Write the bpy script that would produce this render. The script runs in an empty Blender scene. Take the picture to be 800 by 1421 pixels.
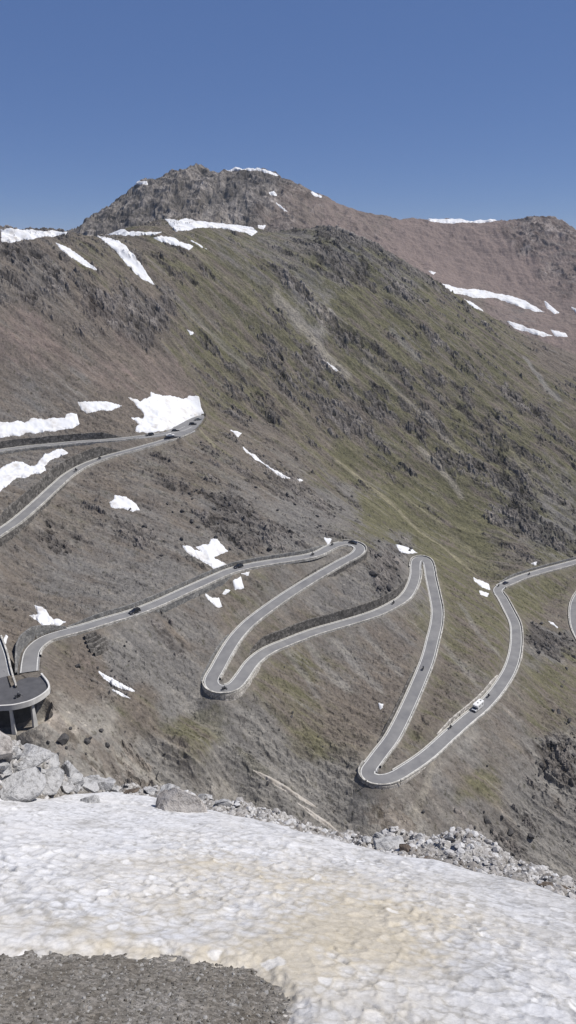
import bpy, bmesh, math, random, time
import numpy as np
from mathutils import Vector, Matrix
T0 = time.time()
random.seed(7)
scene = bpy.context.scene
COL = scene.collection

# ------------------------------------------------------------------ survey helpers
FPX = 985.0                       # focal length in photo pixels (800 wide)
PITCH = math.radians(20.0)
CP, SP = math.cos(PITCH), math.sin(PITCH)

def ray(px, py):
    u = (np.asarray(px, float) - 400) / FPX
    v = (710.5 - np.asarray(py, float)) / FPX
    return np.stack([u, CP + SP * v, -SP + CP * v], -1)

def pz(px, py, z):
    d = ray(px, py); return d * (z / d[2])

def pt(px, py, t):
    return ray(px, py) * t

def project(x, y, z):
    dep = y * CP - z * SP
    dep = np.where(dep < .1, .1, dep)
    return 400 + FPX * x / dep, 710.5 - FPX * (y * SP + z * CP) / dep

# ------------------------------------------------------------------ noise
_rg = np.random.default_rng(5)
_PERM = _rg.permutation(4096).astype(np.int32)
_ANG = _rg.random(4096).astype(np.float32)
_GX = np.cos(_ANG * 6.2831853); _GY = np.sin(_ANG * 6.2831853)

def _cell(ix, iy, seed):
    return _PERM[(_PERM[(ix + seed * 131) & 4095] + iy) & 4095]

def _hash(ix, iy, seed):
    return _ANG[_cell(ix, iy, seed)]

def perlin(x, y, seed=0):
    x = np.asarray(x, np.float32); y = np.asarray(y, np.float32)
    fx = np.floor(x); fy = np.floor(y); ix = fx.astype(np.int32); iy = fy.astype(np.int32); fx = x - fx; fy = y - fy
    ux = fx * fx * fx * (fx * (fx * 6 - 15) + 10); uy = fy * fy * fy * (fy * (fy * 6 - 15) + 10)
    def g(a, b):
        c = _cell(ix + a, iy + b, seed)
        return _GX[c] * (fx - a) + _GY[c] * (fy - b)
    n0 = g(0, 0); n0 += ux * (g(1, 0) - n0)
    n1 = g(0, 1); n1 += ux * (g(1, 1) - n1)
    return (n0 + uy * (n1 - n0)) * np.float32(1.5)

def fbm(x, y, octv=4, seed=0, gain=.5):
    s = 0; a = 1; t = 0
    for o in range(octv):
        s = s + a * perlin(x * 2 ** o + 17.3 * o, y * 2 ** o - 9.1 * o, seed + o); t += a; a *= gain
    return s / t

def ridged(x, y, octv=4, seed=0, gain=.55):
    s = 0; a = 1; t = 0
    for o in range(octv):
        s = s + a * (1 - np.abs(perlin(x * 2 ** o + 5.7 * o, y * 2 ** o + 3.9 * o, seed + o)) * 2); t += a; a *= gain
    return s / t

def worley(x, y, seed=0):
    x = np.asarray(x, np.float32); y = np.asarray(y, np.float32)
    ix = np.floor(x).astype(np.int32); iy = np.floor(y).astype(np.int32)
    f1 = np.full(x.shape, 9., np.float32); f2 = f1.copy(); idv = np.zeros(x.shape, np.float32)
    for a in (-1, 0, 1):
        for b in (-1, 0, 1):
            cx, cy = ix + a, iy + b
            dx = cx + _hash(cx, cy, seed) - x; dy = cy + _hash(cx, cy, seed + 1) - y
            d = np.sqrt(dx * dx + dy * dy)
            c = d < f1
            f2 = np.where(c, f1, np.minimum(f2, d)); f1 = np.where(c, d, f1)
            idv = np.where(c, _hash(cx, cy, seed + 2), idv)
    return f1, f2, idv

def sstep(a, b, x):
    t = np.clip((x - a) / (b - a), 0, 1); return t * t * (3 - 2 * t)

# ------------------------------------------------------------------ scene helpers
def tag(o, label=None, cat=None, group=None, kind=None):
    if label: o['label'] = label
    if cat: o['category'] = cat
    if group: o['group'] = group
    if kind: o['kind'] = kind
    return o

def link(o, parent=None):
    COL.objects.link(o)
    if parent: o.parent = parent
    return o

def empty(name, loc=(0, 0, 0), rz=0):
    o = bpy.data.objects.new(name, None); COL.objects.link(o)
    o.location = loc; o.rotation_euler = (0, 0, rz); o.empty_display_size = .3
    return o

def np_mesh(name, V, Fq, mat, parent=None, smooth=True, attrs=None):
    me = bpy.data.meshes.new(name)
    V = np.ascontiguousarray(V, np.float32); Fq = np.ascontiguousarray(Fq, np.int32)
    k = Fq.shape[1]
    me.vertices.add(len(V)); me.vertices.foreach_set('co', V.ravel())
    me.loops.add(Fq.size); me.loops.foreach_set('vertex_index', Fq.ravel())
    me.polygons.add(len(Fq))
    me.polygons.foreach_set('loop_start', np.arange(0, Fq.size, k, dtype=np.int32))
    me.polygons.foreach_set('loop_total', np.full(len(Fq), k, np.int32))
    me.polygons.foreach_set('use_smooth', np.full(len(Fq), smooth, bool))
    me.update(calc_edges=True)
    if attrs:
        for an, av in attrs.items():
            if av.ndim == 2:
                at = me.attributes.new(an, 'FLOAT_COLOR', 'POINT')
                c = np.ones((len(V), 4), np.float32); c[:, :3] = av
                at.data.foreach_set('color', c.ravel())
            else:
                at = me.attributes.new(an, 'FLOAT', 'POINT')
                at.data.foreach_set('value', np.ascontiguousarray(av, np.float32))
    if mat: me.materials.append(mat)
    return link(bpy.data.objects.new(name, me), parent)

def grid_faces(nr, nc, keep=None):
    i = np.arange(nr * nc).reshape(nr, nc)
    f = np.stack([i[:-1, :-1], i[:-1, 1:], i[1:, 1:], i[1:, :-1]], -1)
    if keep is not None: f = f[keep]
    return f.reshape(-1, 4)

def compact(V, Fq, *attrs):
    used = np.unique(Fq); m = np.full(len(V), -1, np.int64); m[used] = np.arange(len(used))
    return (V[used], m[Fq]) + tuple(a[used] for a in attrs)

def bm_obj(name, bm, mat, parent=None, smooth=False):
    bmesh.ops.recalc_face_normals(bm, faces=bm.faces)
    me = bpy.data.meshes.new(name); bm.to_mesh(me); bm.free()
    for p in me.polygons: p.use_smooth = smooth
    if mat: me.materials.append(mat)
    return link(bpy.data.objects.new(name, me), parent)

# ------------------------------------------------------------------ materials
def new_mat(name):
    m = bpy.data.materials.new(name); m.use_nodes = True
    nt = m.node_tree; b = nt.nodes['Principled BSDF']
    return m, nt, b

def N(nt, t, **k):
    n = nt.nodes.new(t)
    for a, v in k.items(): setattr(n, a, v)
    return n

def noise_node(nt, vec, scale, detail=4, rough=.6):
    n = N(nt, 'ShaderNodeTexNoise'); n.inputs['Scale'].default_value = scale
    n.inputs['Detail'].default_value = detail; n.inputs['Roughness'].default_value = rough
    if vec is not None: nt.links.new(vec, n.inputs['Vector'])
    return n

def ramp(nt, fac, stops):
    r = N(nt, 'ShaderNodeValToRGB'); e = r.color_ramp.elements
    while len(e) < len(stops): e.new(.5)
    for q, (p, c) in zip(e, stops):
        q.position = p; q.color = (*c, 1) if len(c) == 3 else c
    nt.links.new(fac, r.inputs['Fac']); return r

def mul_col(nt, a, b, fac=1.0):
    m = N(nt, 'ShaderNodeMix', data_type='RGBA', blend_type='MULTIPLY')
    m.inputs['Factor'].default_value = fac
    nt.links.new(a, m.inputs['A']); nt.links.new(b, m.inputs['B'])
    return m.outputs['Result']

def bump(nt, b, h, strength, dist):
    n = N(nt, 'ShaderNodeBump'); n.inputs['Strength'].default_value = strength
    n.inputs['Distance'].default_value = dist
    nt.links.new(h, n.inputs['Height']); nt.links.new(n.outputs['Normal'], b.inputs['Normal'])

def surface(name, c1, c2, scale, rough=.9, bump_s=0, bump_d=.02, detail=5, coords='Object', spec=.3, lo=.3, hi=.7, metallic=0):
    m, nt, b = new_mat(name)
    tc = N(nt, 'ShaderNodeTexCoord')
    n = noise_node(nt, tc.outputs[coords], scale, detail)
    r = ramp(nt, n.outputs['Fac'], [(lo, c1), (hi, c2)])
    nt.links.new(r.outputs['Color'], b.inputs['Base Color'])
    b.inputs['Roughness'].default_value = rough
    b.inputs['Specular IOR Level'].default_value = spec
    b.inputs['Metallic'].default_value = metallic
    if bump_s: bump(nt, b, n.outputs['Fac'], bump_s, bump_d)
    return m

def terrain_mat():
    m, nt, b = new_mat('mountain_ground')
    at = N(nt, 'ShaderNodeAttribute', attribute_name='cover')
    geo = N(nt, 'ShaderNodeNewGeometry')
    n1 = noise_node(nt, geo.outputs['Position'], .9, 5, .7)
    r1 = ramp(nt, n1.outputs['Fac'], [(.25, (.62, .62, .62)), (.5, (1, 1, 1)), (.75, (1.3, 1.28, 1.25))])
    mp = N(nt, 'ShaderNodeMapping', vector_type='TEXTURE'); mp.inputs['Rotation'].default_value = (0, 0, math.radians(-15)); mp.inputs['Scale'].default_value = (24, 4, 14)
    nt.links.new(geo.outputs['Position'], mp.inputs['Vector'])
    n2 = noise_node(nt, mp.outputs['Vector'], 1.0, 5, .65)
    r2 = ramp(nt, n2.outputs['Fac'], [(.3, (.72, .71, .7)), (.5, (1, 1, 1)), (.7, (1.22, 1.2, 1.15))])
    c = mul_col(nt, at.outputs['Color'], r1.outputs['Color'])
    c = mul_col(nt, c, r2.outputs['Color'])
    n3 = noise_node(nt, geo.outputs['Position'], .38, 7, .8)
    r3 = ramp(nt, n3.outputs['Fac'], [(.36, (.38, .37, .36)), (.42, (.9, .9, .9)), (.58, (1.02, 1.02, 1.02)), (.68, (1.55, 1.52, 1.48))])
    c = mul_col(nt, c, r3.outputs['Color'])
    nt.links.new(c, b.inputs['Base Color'])
    b.inputs['Roughness'].default_value = .97; b.inputs['Specular IOR Level'].default_value = .1
    bump(nt, b, n1.outputs['Fac'], .8, .5)
    return m

def snow_mat(name, tint=(.8, .81, .83), dirt=(.5, .45, .38), scale=.25, lo=.58, hi=.75, bd=.25, bscale=1.2):
    m, nt, b = new_mat(name)
    geo = N(nt, 'ShaderNodeNewGeometry')
    n = noise_node(nt, geo.outputs['Position'], scale, 6, .65)
    r = ramp(nt, n.outputs['Fac'], [(lo, tint), (hi, dirt)])
    nt.links.new(r.outputs['Color'], b.inputs['Base Color'])
    b.inputs['Roughness'].default_value = .7; b.inputs['Specular IOR Level'].default_value = .2
    n2 = noise_node(nt, geo.outputs['Position'], bscale, 4, .6)
    bump(nt, b, n2.outputs['Fac'], .5, bd)
    return m

def masonry(name, c1, c2, scale, mortar=.5):
    m, nt, b = new_mat(name)
    geo = N(nt, 'ShaderNodeNewGeometry')
    v = N(nt, 'ShaderNodeTexVoronoi', feature='F1'); v.inputs['Scale'].default_value = scale
    nt.links.new(geo.outputs['Position'], v.inputs['Vector'])
    sep = N(nt, 'ShaderNodeSeparateColor'); nt.links.new(v.outputs['Color'], sep.inputs['Color'])
    r = ramp(nt, sep.outputs['Red'], [(0, c1), (1, c2)])
    n = noise_node(nt, geo.outputs['Position'], .4, 4)
    r2 = ramp(nt, n.outputs['Fac'], [(.3, (.7, .7, .7)), (.7, (1.2, 1.2, 1.2))])
    c = mul_col(nt, r.outputs['Color'], r2.outputs['Color'])
    v2 = N(nt, 'ShaderNodeTexVoronoi', feature='DISTANCE_TO_EDGE'); v2.inputs['Scale'].default_value = scale
    nt.links.new(geo.outputs['Position'], v2.inputs['Vector'])
    r3 = ramp(nt, v2.outputs['Distance'], [(0, (mortar,) * 3), (.12, (1, 1, 1))])
    c = mul_col(nt, c, r3.outputs['Color'])
    nt.links.new(c, b.inputs['Base Color'])
    b.inputs['Roughness'].default_value = .95; b.inputs['Specular IOR Level'].default_value = .15
    bump(nt, b, v2.outputs['Distance'], .7, .15)
    return m

M = {}
M['terrain'] = terrain_mat()
M['snow'] = snow_mat('old_snow', (.6, .61, .625), (.4, .375, .34), .16, .5, .74, .25, .35)
M['dirty_snow'] = snow_mat('dirty_snow', (.38, .355, .32), (.27, .245, .21), .5, .4, .65)
M['asphalt'] = surface('asphalt', (.135, .135, .14), (.205, .203, .2), .16, .92, .15, .02, 8)
M['asphalt_new'] = surface('fresh_asphalt', (.055, .055, .06), (.085, .085, .09), .4, .9, .1, .02, 8)
M['line'] = surface('edge_paint', (.42, .42, .4), (.62, .62, .6), 1.5, .8)
M['kerb'] = surface('kerb_stone', (.3, .29, .26), (.46, .45, .42), .8, .9, .3, .05)
M['parapet'] = masonry('parapet_stone', (.3, .29, .26), (.52, .5, .46), 1.2, .7)
M['wall_dark'] = masonry('dark_stone_wall', (.065, .061, .056), (.19, .178, .162), .9, .5)
M['wall_grey'] = masonry('grey_stone_wall', (.13, .13, .13), (.24, .235, .22), .9, .6)
M['wall_light'] = masonry('light_stone_wall', (.32, .3, .27), (.55, .52, .47), .8, .5)
M['concrete'] = surface('weathered_concrete', (.42, .41, .39), (.6, .59, .56), .5, .9, .2, .05)
M['concrete_shade'] = surface('shade_painted_concrete', (.035, .034, .033), (.08, .078, .075), .5, .95)  # concrete with the shade under the deck painted into its colour

# ------------------------------------------------------------------ the roads (surveyed centrelines, graded at 7.5 percent)
MAIN = [(-12,888),(-4,912),(1,936),(8,958),(18,967),(31,958),(39,941),(42,916),(47,900),(63,887),(84,880),(114,872),(150,861),(187,850),(225,835),(262,818),(300,801),(325,791),(362,783),(400,777),(430,772),(445,767),(460,759),(475,754.5),(490,754.5),(500,760),(495,769),(475,780),(452,793),(430,806),(400,825),(370,846),(347,864),(329,883),(315,904),(302,928),(293,945),(297,954),(308,957),(324,953),(338,937),(351,919),(370,904),(400,891),(437,877),(475,866),(505,857),(525,850),(545,840),(562,829),(572,814),(577,797),(577,784),(580,776),(589,775),(595,784),(598,801),(603,824),(607,846),(606,865),(601,887),(594,914),(584,940),(571,970),(557,1000),(543,1026),(530,1043),(516,1062),(509,1073),(519,1081),(541,1080),(564,1068),(594,1047),(624,1020),(650,997),(665,985),(680,970),(695,951),(708,929),(715,906),(717,884),(715,865),(706,846),(697,829),(691,820),(695,814),(706,809),(725,801),(755,792),(785,784),(800,780),(840,770),(880,764)]
UPLO = [(-40,764),(0,739),(22,724),(49,701),(75,677),(97,658),(120,645),(150,634),(187,624),(225,613),(250,605),(266,597)]
UPHI = [(262,592),(250,597),(225,602),(190,607),(150,611),(112,613.5),(75,617),(37,620.5),(0,625.5),(-40,632)]
EAST = [(830,808),(812,818),(801,832),(797,850),(800,872),(812,895),(830,915)]

def march(px, z0, g):
    pts = [pz(*px[0], z0)]; z = z0
    for m in px[1:]:
        p = pts[-1]; zz = z
        for k in range(80):
            q = pz(*m, zz); zz = .5 * zz + .5 * (z - g * math.hypot(*(q - p)[:2]))
        z = zz; pts.append(pz(*m, z))
    return np.array(pts)

class Road:
    def __init__(s, pts, w):
        P = np.array(pts)
        out = []; key = []
        for i in range(len(P) - 1):                       # centripetal-ish Catmull-Rom
            p0 = P[max(i - 1, 0)]; p1 = P[i]; p2 = P[i + 1]; p3 = P[min(i + 2, len(P) - 1)]
            n = max(2, int(np.linalg.norm(p2 - p1) / .8)); key.append(len(out))
            d = np.linalg.norm(p2 - p1)
            m1 = (p2 - p0) / max(np.linalg.norm(p2 - p0), 1e-6) * d; m2 = (p3 - p1) / max(np.linalg.norm(p3 - p1), 1e-6) * d
            for k in range(n):
                t = k / n
                out.append((2*t**3-3*t**2+1)*p1 + (t**3-2*t**2+t)*m1 + (-2*t**3+3*t**2)*p2 + (t**3-t**2)*m2)
        key.append(len(out)); out.append(P[-1]); A = np.array(out)
        for k in range(6):
            A[1:-1] = .5 * A[1:-1] + .25 * (A[:-2] + A[2:])
        s.P = A; s.key = key; s.w = w
        t = np.gradient(A[:, :2], axis=0); t /= np.linalg.norm(t, axis=1)[:, None]
        for k in range(4):
            t[1:-1] = .5 * t[1:-1] + .25 * (t[:-2] + t[2:])
        t /= np.linalg.norm(t, axis=1)[:, None]
        s.T = t; s.L = np.stack([-t[:, 1], t[:, 0]], 1)
        n = len(A)
        s.cut = {1: np.zeros(n), -1: np.zeros(n)}; s.fill = {1: np.zeros(n), -1: np.zeros(n)}
    def idx(s, k):
        i = int(math.floor(k)); f = k - i
        if i >= len(s.key) - 1: return len(s.P) - 1
        return int(round(s.key[i] * (1 - f) + s.key[i + 1] * f))
    def off(s, a, b, side, d):
        i, j = s.idx(a), s.idx(b)
        Q = s.P[i:j + 1].copy(); Q[:, :2] += s.L[i:j + 1] * (side * d); return Q

main_road = Road(march(MAIN, -118, .075), 2.65)
up_low = Road(march(UPLO, -104, -.065), 2.6)
zt = up_low.P[-1][2]
up_high = Road(march(UPHI, zt + .3, -.012), 2.4)
east = Road(march(EAST, -202.5, .075), 2.65)
ROADS = [main_road, up_low, up_high, east]

def taper(n, m=6):
    x = np.arange(n); return np.clip(np.minimum(x + 1, n - x) / m, 0, 1)

# walls: road, from key, to key, side (+1 left), kind ('cut' stands above the road, 'fill' below it), height, material, name, label
WALLS = [
 (main_road, 10.6, 22.0, 1, 'cut', 1.7, 'wall_grey', 'retaining_wall', 'long low grey stone wall along the uphill edge of the middle road climbing from the viaduct'),
 (main_road, 13.3, 16.6, -1, 'fill', 3.6, 'wall_grey', 'retaining_wall', 'grey stone wall holding up the middle road just right of the black car'),
 (main_road, 24.4, 28.2, 1, 'fill', 5.0, 'wall_dark', 'retaining_wall', 'tall dark stone wall under the upper hairpin where a black car is turning'),
 (main_road, 33.0, 36.0, -1, 'cut', 1.4, 'wall_grey', 'retaining_wall', 'short grey stone wall on the outer side just above the left lower hairpin'),
 (main_road, 41.2, 50.5, 1, 'cut', 4.2, 'wall_dark', 'retaining_wall', 'high dark stone wall beside the road between the central hairpins'),
 (main_road, 36.2, 41.0, -1, 'fill', 3.8, 'wall_light', 'retaining_wall', 'pale rubble stone wall below the left lower hairpin bend'),
 (main_road, 6.3, 10.4, 1, 'cut', 4.6, 'wall_grey', 'retaining_wall', 'curved blue grey stone wall beside the lane rising from the viaduct'),
 (main_road, 67.2, 71.5, -1, 'fill', .9, 'wall_light', 'retaining_wall', 'low pale wall under the lowest hairpin above the gully'),
 (main_road, 61.5, 65.6, -1, 'cut', 1.6, 'wall_dark', 'retaining_wall', 'dark low stone wall on the inner edge of the straight above the lowest hairpin'),
 (main_road, 72.8, 77.5, 1, 'cut', 1.8, 'wall_light', 'retaining_wall', 'pale broken stone wall on the uphill side behind the white motorhome'),
 (main_road, 78.6, 81.2, -1, 'fill', 4.0, 'wall_light', 'retaining_wall', 'pale stone wall under the outside of the right hand bend'),
 (main_road, 85.5, 91.5, 1, 'cut', 1.6, 'wall_grey', 'retaining_wall', 'low grey wall above the road leaving the picture on the right'),
 (up_low, 1.0, 7.6, 1, 'cut', 5.2, 'wall_dark', 'retaining_wall', 'tall blackish stone wall above the lower lane of the upper left road'),
 (up_low, 0.0, 4.5, -1, 'fill', 3.2, 'wall_dark', 'retaining_wall', 'dark wall carrying the outer edge of the upper left road'),
 (up_high, 3.5, 9.0, -1, 'cut', 3.6, 'wall_dark', 'retaining_wall', 'dark stone wall below the snow along the highest lane'),
 (up_high, 4.5, 9.0, 1, 'fill', 2.6, 'wall_grey', 'retaining_wall', 'grey wall supporting the outer side of the highest lane'),
]
for (rd, a, b, side, kind, h, *_r) in WALLS:
    i, j = rd.idx(a), rd.idx(b)
    arr = rd.cut if kind == 'cut' else rd.fill
    arr[side][i:j + 1] = np.maximum(arr[side][i:j + 1], h * taper(j - i + 1, 14))
i, j = main_road.idx(1.5), main_road.idx(6.2)
main_road.fill[-1][i:j] = 9.0                              # open under the viaduct
# ------------------------------------------------------------------ the mountain: surveyed points and a smooth surface through them
C = []
def cz(*a):
    for (x, y, z) in a: C.append(pz(x, y, z))
def ct(*a):
    for (x, y, t) in a: C.append(pt(x, y, t))
CREST = [(-60,320,440),(0,320,445),(50,322,455),(95,325,470),(150,325,500),(200,310,530),(230,305,540),(265,305,550),(310,310,560),(370,322,575),(420,318,590),(470,319,600),(530,347,620),(590,382,630),(650,420,640),(710,457,645),(770,482,650),(830,507,655)]
ct(*CREST)
for (x, y, t) in CREST:                                     # the ground falls away behind the crest
    p = pt(x, y, t); d = ray(x, y)[:2]; d = d / np.linalg.norm(d)
    C.append(np.array([p[0] + d[0] * 45, p[1] + d[1] * 45, p[2] - 12 ]))
    C.append(np.array([p[0] + d[0] * 140, p[1] + d[1] * 140, p[2] - 45 + (0 if x < 500 else -10)]))
# gully at the foot of the green slope
cz((300,560,-89),(345,585,-100),(400,610,-112),(440,640,-125),(480,665,-138),(520,700,-151),(560,735,-165),(620,775,-180),(680,806,-193))
# slopes under the roads: each runs down from the road above it at its own steepness
_rp = np.vstack([r.P[::3] for r in ROADS])
def below(slope, *pts):
    for (x, y) in pts:
        d = ray(x, y); ts = np.linspace(120, 480, 1800); Q = d * ts[:, None]
        cone = np.array([(_rp[:, 2] - .4 - slope * np.hypot(_rp[:, 0] - q[0], _rp[:, 1] - q[1])).max() for q in Q])
        k = int((Q[:, 2] < cone).argmax()); C.append(Q[k])
below(.55, (110,940),(200,980),(200,930),(280,1030))
below(.7, (270,1000),(340,1050),(350,1085),(420,1135),(430,1110),(480,1150),(400,1060),(450,1060))
below(.85, (120,1030),(220,1060),(320,1095))
below(.72, (560,1120),(560,1170),(640,1060),(700,1020),(640,1120),(740,1080),(680,1150),(740,1150),(600,1100),(800,1190),(500,1120))
below(.6, (760,1000),(800,950),(780,900),(800,1050),(800,1110))
cz((30,1010,-132),(5,1040,-137))
cz((760,840,-204),(800,740,-184))
# upper left ground between and above the lanes
cz((0,800,-113),(100,780,-117))
# far peak and the red ridge
ct((60,335,1050),(95,318,1060),(120,305,1075),(150,288,1090),(167,272,1105),(185,254,1120),(215,250,1130),(235,236,1140),(285,233,1150),(300,236,1150),(345,233,1160),(385,243,1165),(430,266,1165),(470,284,1165),(520,299,1165),(560,302,1165),(600,304,1165),(650,306,1165),(700,304,1165),(735,301,1160),(760,301,1160),(785,311,1155),(800,318,1150),(850,330,1150))
for (x, y, t) in [(150,290,1090),(235,236,1140),(345,233,1160),(430,266,1165),(560,302,1165),(700,304,1165),(800,318,1150)]:
    p = pt(x, y, t); d = ray(x, y)[:2]; d = d / np.linalg.norm(d)
    C.append(np.array([p[0] + d[0] * 120, p[1] + d[1] * 120, p[2] - 60]))
    C.append(np.array([p[0] + d[0] * 500, p[1] + d[1] * 500, p[2] - 200]))
ct((330,300,1010),(200,310,1000),(640,360,1050),(740,370,1040),(700,425,950),(780,435,940),(620,395,960),(640,418,930),(760,460,880),(480,305,1060),(560,340,1050))
# ground outside the picture and the steep flank below the viewer
for p in [(-400,200,-60),(-420,420,10),(-300,90,-90),(420,250,-255),(520,450,-215),(620,700,-60),(-700,900,60),(900,1000,40),
          (-9,20,-34),(3,22,-34),(15,20,-36),(-28,55,-74),(5,60,-80),(35,55,-82),(-52,98,-118),(-20,112,-128),(20,118,-140),(70,110,-146),
          (0,150,-176),(60,155,-188),(110,170,-205),(-62,135,-135),(-30,145,-158)]:
    C.append(np.array(p, float))
for rd, st in ((main_road, 11), (up_low, 11), (up_high, 14), (east, 14)):
    C += [rd.P[i] - np.array([0, 0, .2]) for i in range(0, len(rd.P), st)]
C = np.array(C)
# drop near-duplicates so that the fit stays calm
keep = []
for p in C[::-1]:
    if all((p[0]-q[0])**2 + (p[1]-q[1])**2 > 16 for q in keep): keep.append(p)
C = np.array(keep)
S = 100.
def tps_k(d2):
    return np.where(d2 > 1e-12, .5 * d2 * np.log(np.maximum(d2, 1e-12)), 0)
cx = C[:, :2] / S; nC = len(C)
d2 = ((cx[:, None] - cx[None]) ** 2).sum(-1)
A = np.zeros((nC + 3, nC + 3)); A[:nC, :nC] = tps_k(d2) + np.eye(nC) * 2e-3
A[:nC, nC] = 1; A[:nC, nC+1:] = cx; A[nC, :nC] = 1; A[nC+1:, :nC] = cx.T
W = np.linalg.solve(A, np.concatenate([C[:, 2], np.zeros(3)]))
def tps(x, y):
    out = np.zeros(x.shape).ravel(); X = x.ravel() / S; Y = y.ravel() / S
    for a in range(0, len(X), 20000):
        d = (X[a:a+20000, None] - cx[None, :, 0]) ** 2 + (Y[a:a+20000, None] - cx[None, :, 1]) ** 2
        out[a:a+20000] = tps_k(d) @ W[:nC] + W[nC] + W[nC+1] * X[a:a+20000] + W[nC+2] * Y[a:a+20000]
    return out.reshape(x.shape)

# polar sheet: fine where there is much to see
TH = np.radians(np.concatenate([np.linspace(-85, -30, 30), np.linspace(-28.6, 28.6, 1080), np.linspace(30, 85, 30)]))
def lnsp(a, b, n): return np.exp(np.linspace(math.log(a), math.log(b), n, endpoint=False))
RR = np.concatenate([lnsp(13, 150, 70), lnsp(150, 470, 860), lnsp(470, 690, 340), lnsp(690, 860, 45), lnsp(860, 1320, 230), np.linspace(1320, 6500, 26)])
NR, NT = len(RR), len(TH)
# coarse base fit, then bilinear
cth = np.radians(np.linspace(-86, 86, 260)); cr = np.exp(np.linspace(math.log(12.5), math.log(1700), 330))
g_r, g_t = np.meshgrid(cr, cth, indexing='ij')
Hc = tps(g_r * np.sin(g_t), g_r * np.cos(g_t))
def base_h(r, th):
    fr = np.clip((np.log(np.clip(r, 12.5, 1699)) - math.log(12.5)) / (math.log(1700) - math.log(12.5)) * 329, 0, 328.999)
    ft = np.clip((th - cth[0]) / (cth[-1] - cth[0]) * 259, 0, 258.999)
    i = fr.astype(int); j = ft.astype(int); a = fr - i; b = ft - j
    h = (Hc[i, j]*(1-b) + Hc[i, j+1]*b)*(1-a) + (Hc[i+1, j]*(1-b) + Hc[i+1, j+1]*b)*a
    return h
GR, GT = np.meshgrid(RR, TH, indexing='ij')
X = (GR * np.sin(GT)).astype(np.float64); Y = GR * np.cos(GT)
Z0 = base_h(GR, GT)
far = sstep(1350, 3200, GR); Z0 = Z0 * (1 - far) + far * (-260)
side = sstep(math.radians(34), math.radians(70), np.abs(GT)); Z0 = Z0 * (1 - side) + np.clip(Z0, -320, 120) * side

def hits(pxs, surf=None, tmax=1400):
    """first meeting of the sight lines of photo points with the ground"""
    pxs = np.asarray(pxs, float); D = ray(pxs[:, 0], pxs[:, 1])
    ts = np.exp(np.linspace(math.log(60), math.log(tmax), 2600))
    hx = D[:, None, 0] * ts; hy = D[:, None, 1] * ts; hz = D[:, None, 2] * ts
    r = np.hypot(hx, hy); th = np.arctan2(hx, hy)
    h = base_h(r, th) if surf is None else surf(r, th)
    below = hz < h
    k = below.argmax(1); ok = below.any(1)
    return np.where(ok, ts[k], np.nan)

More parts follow.
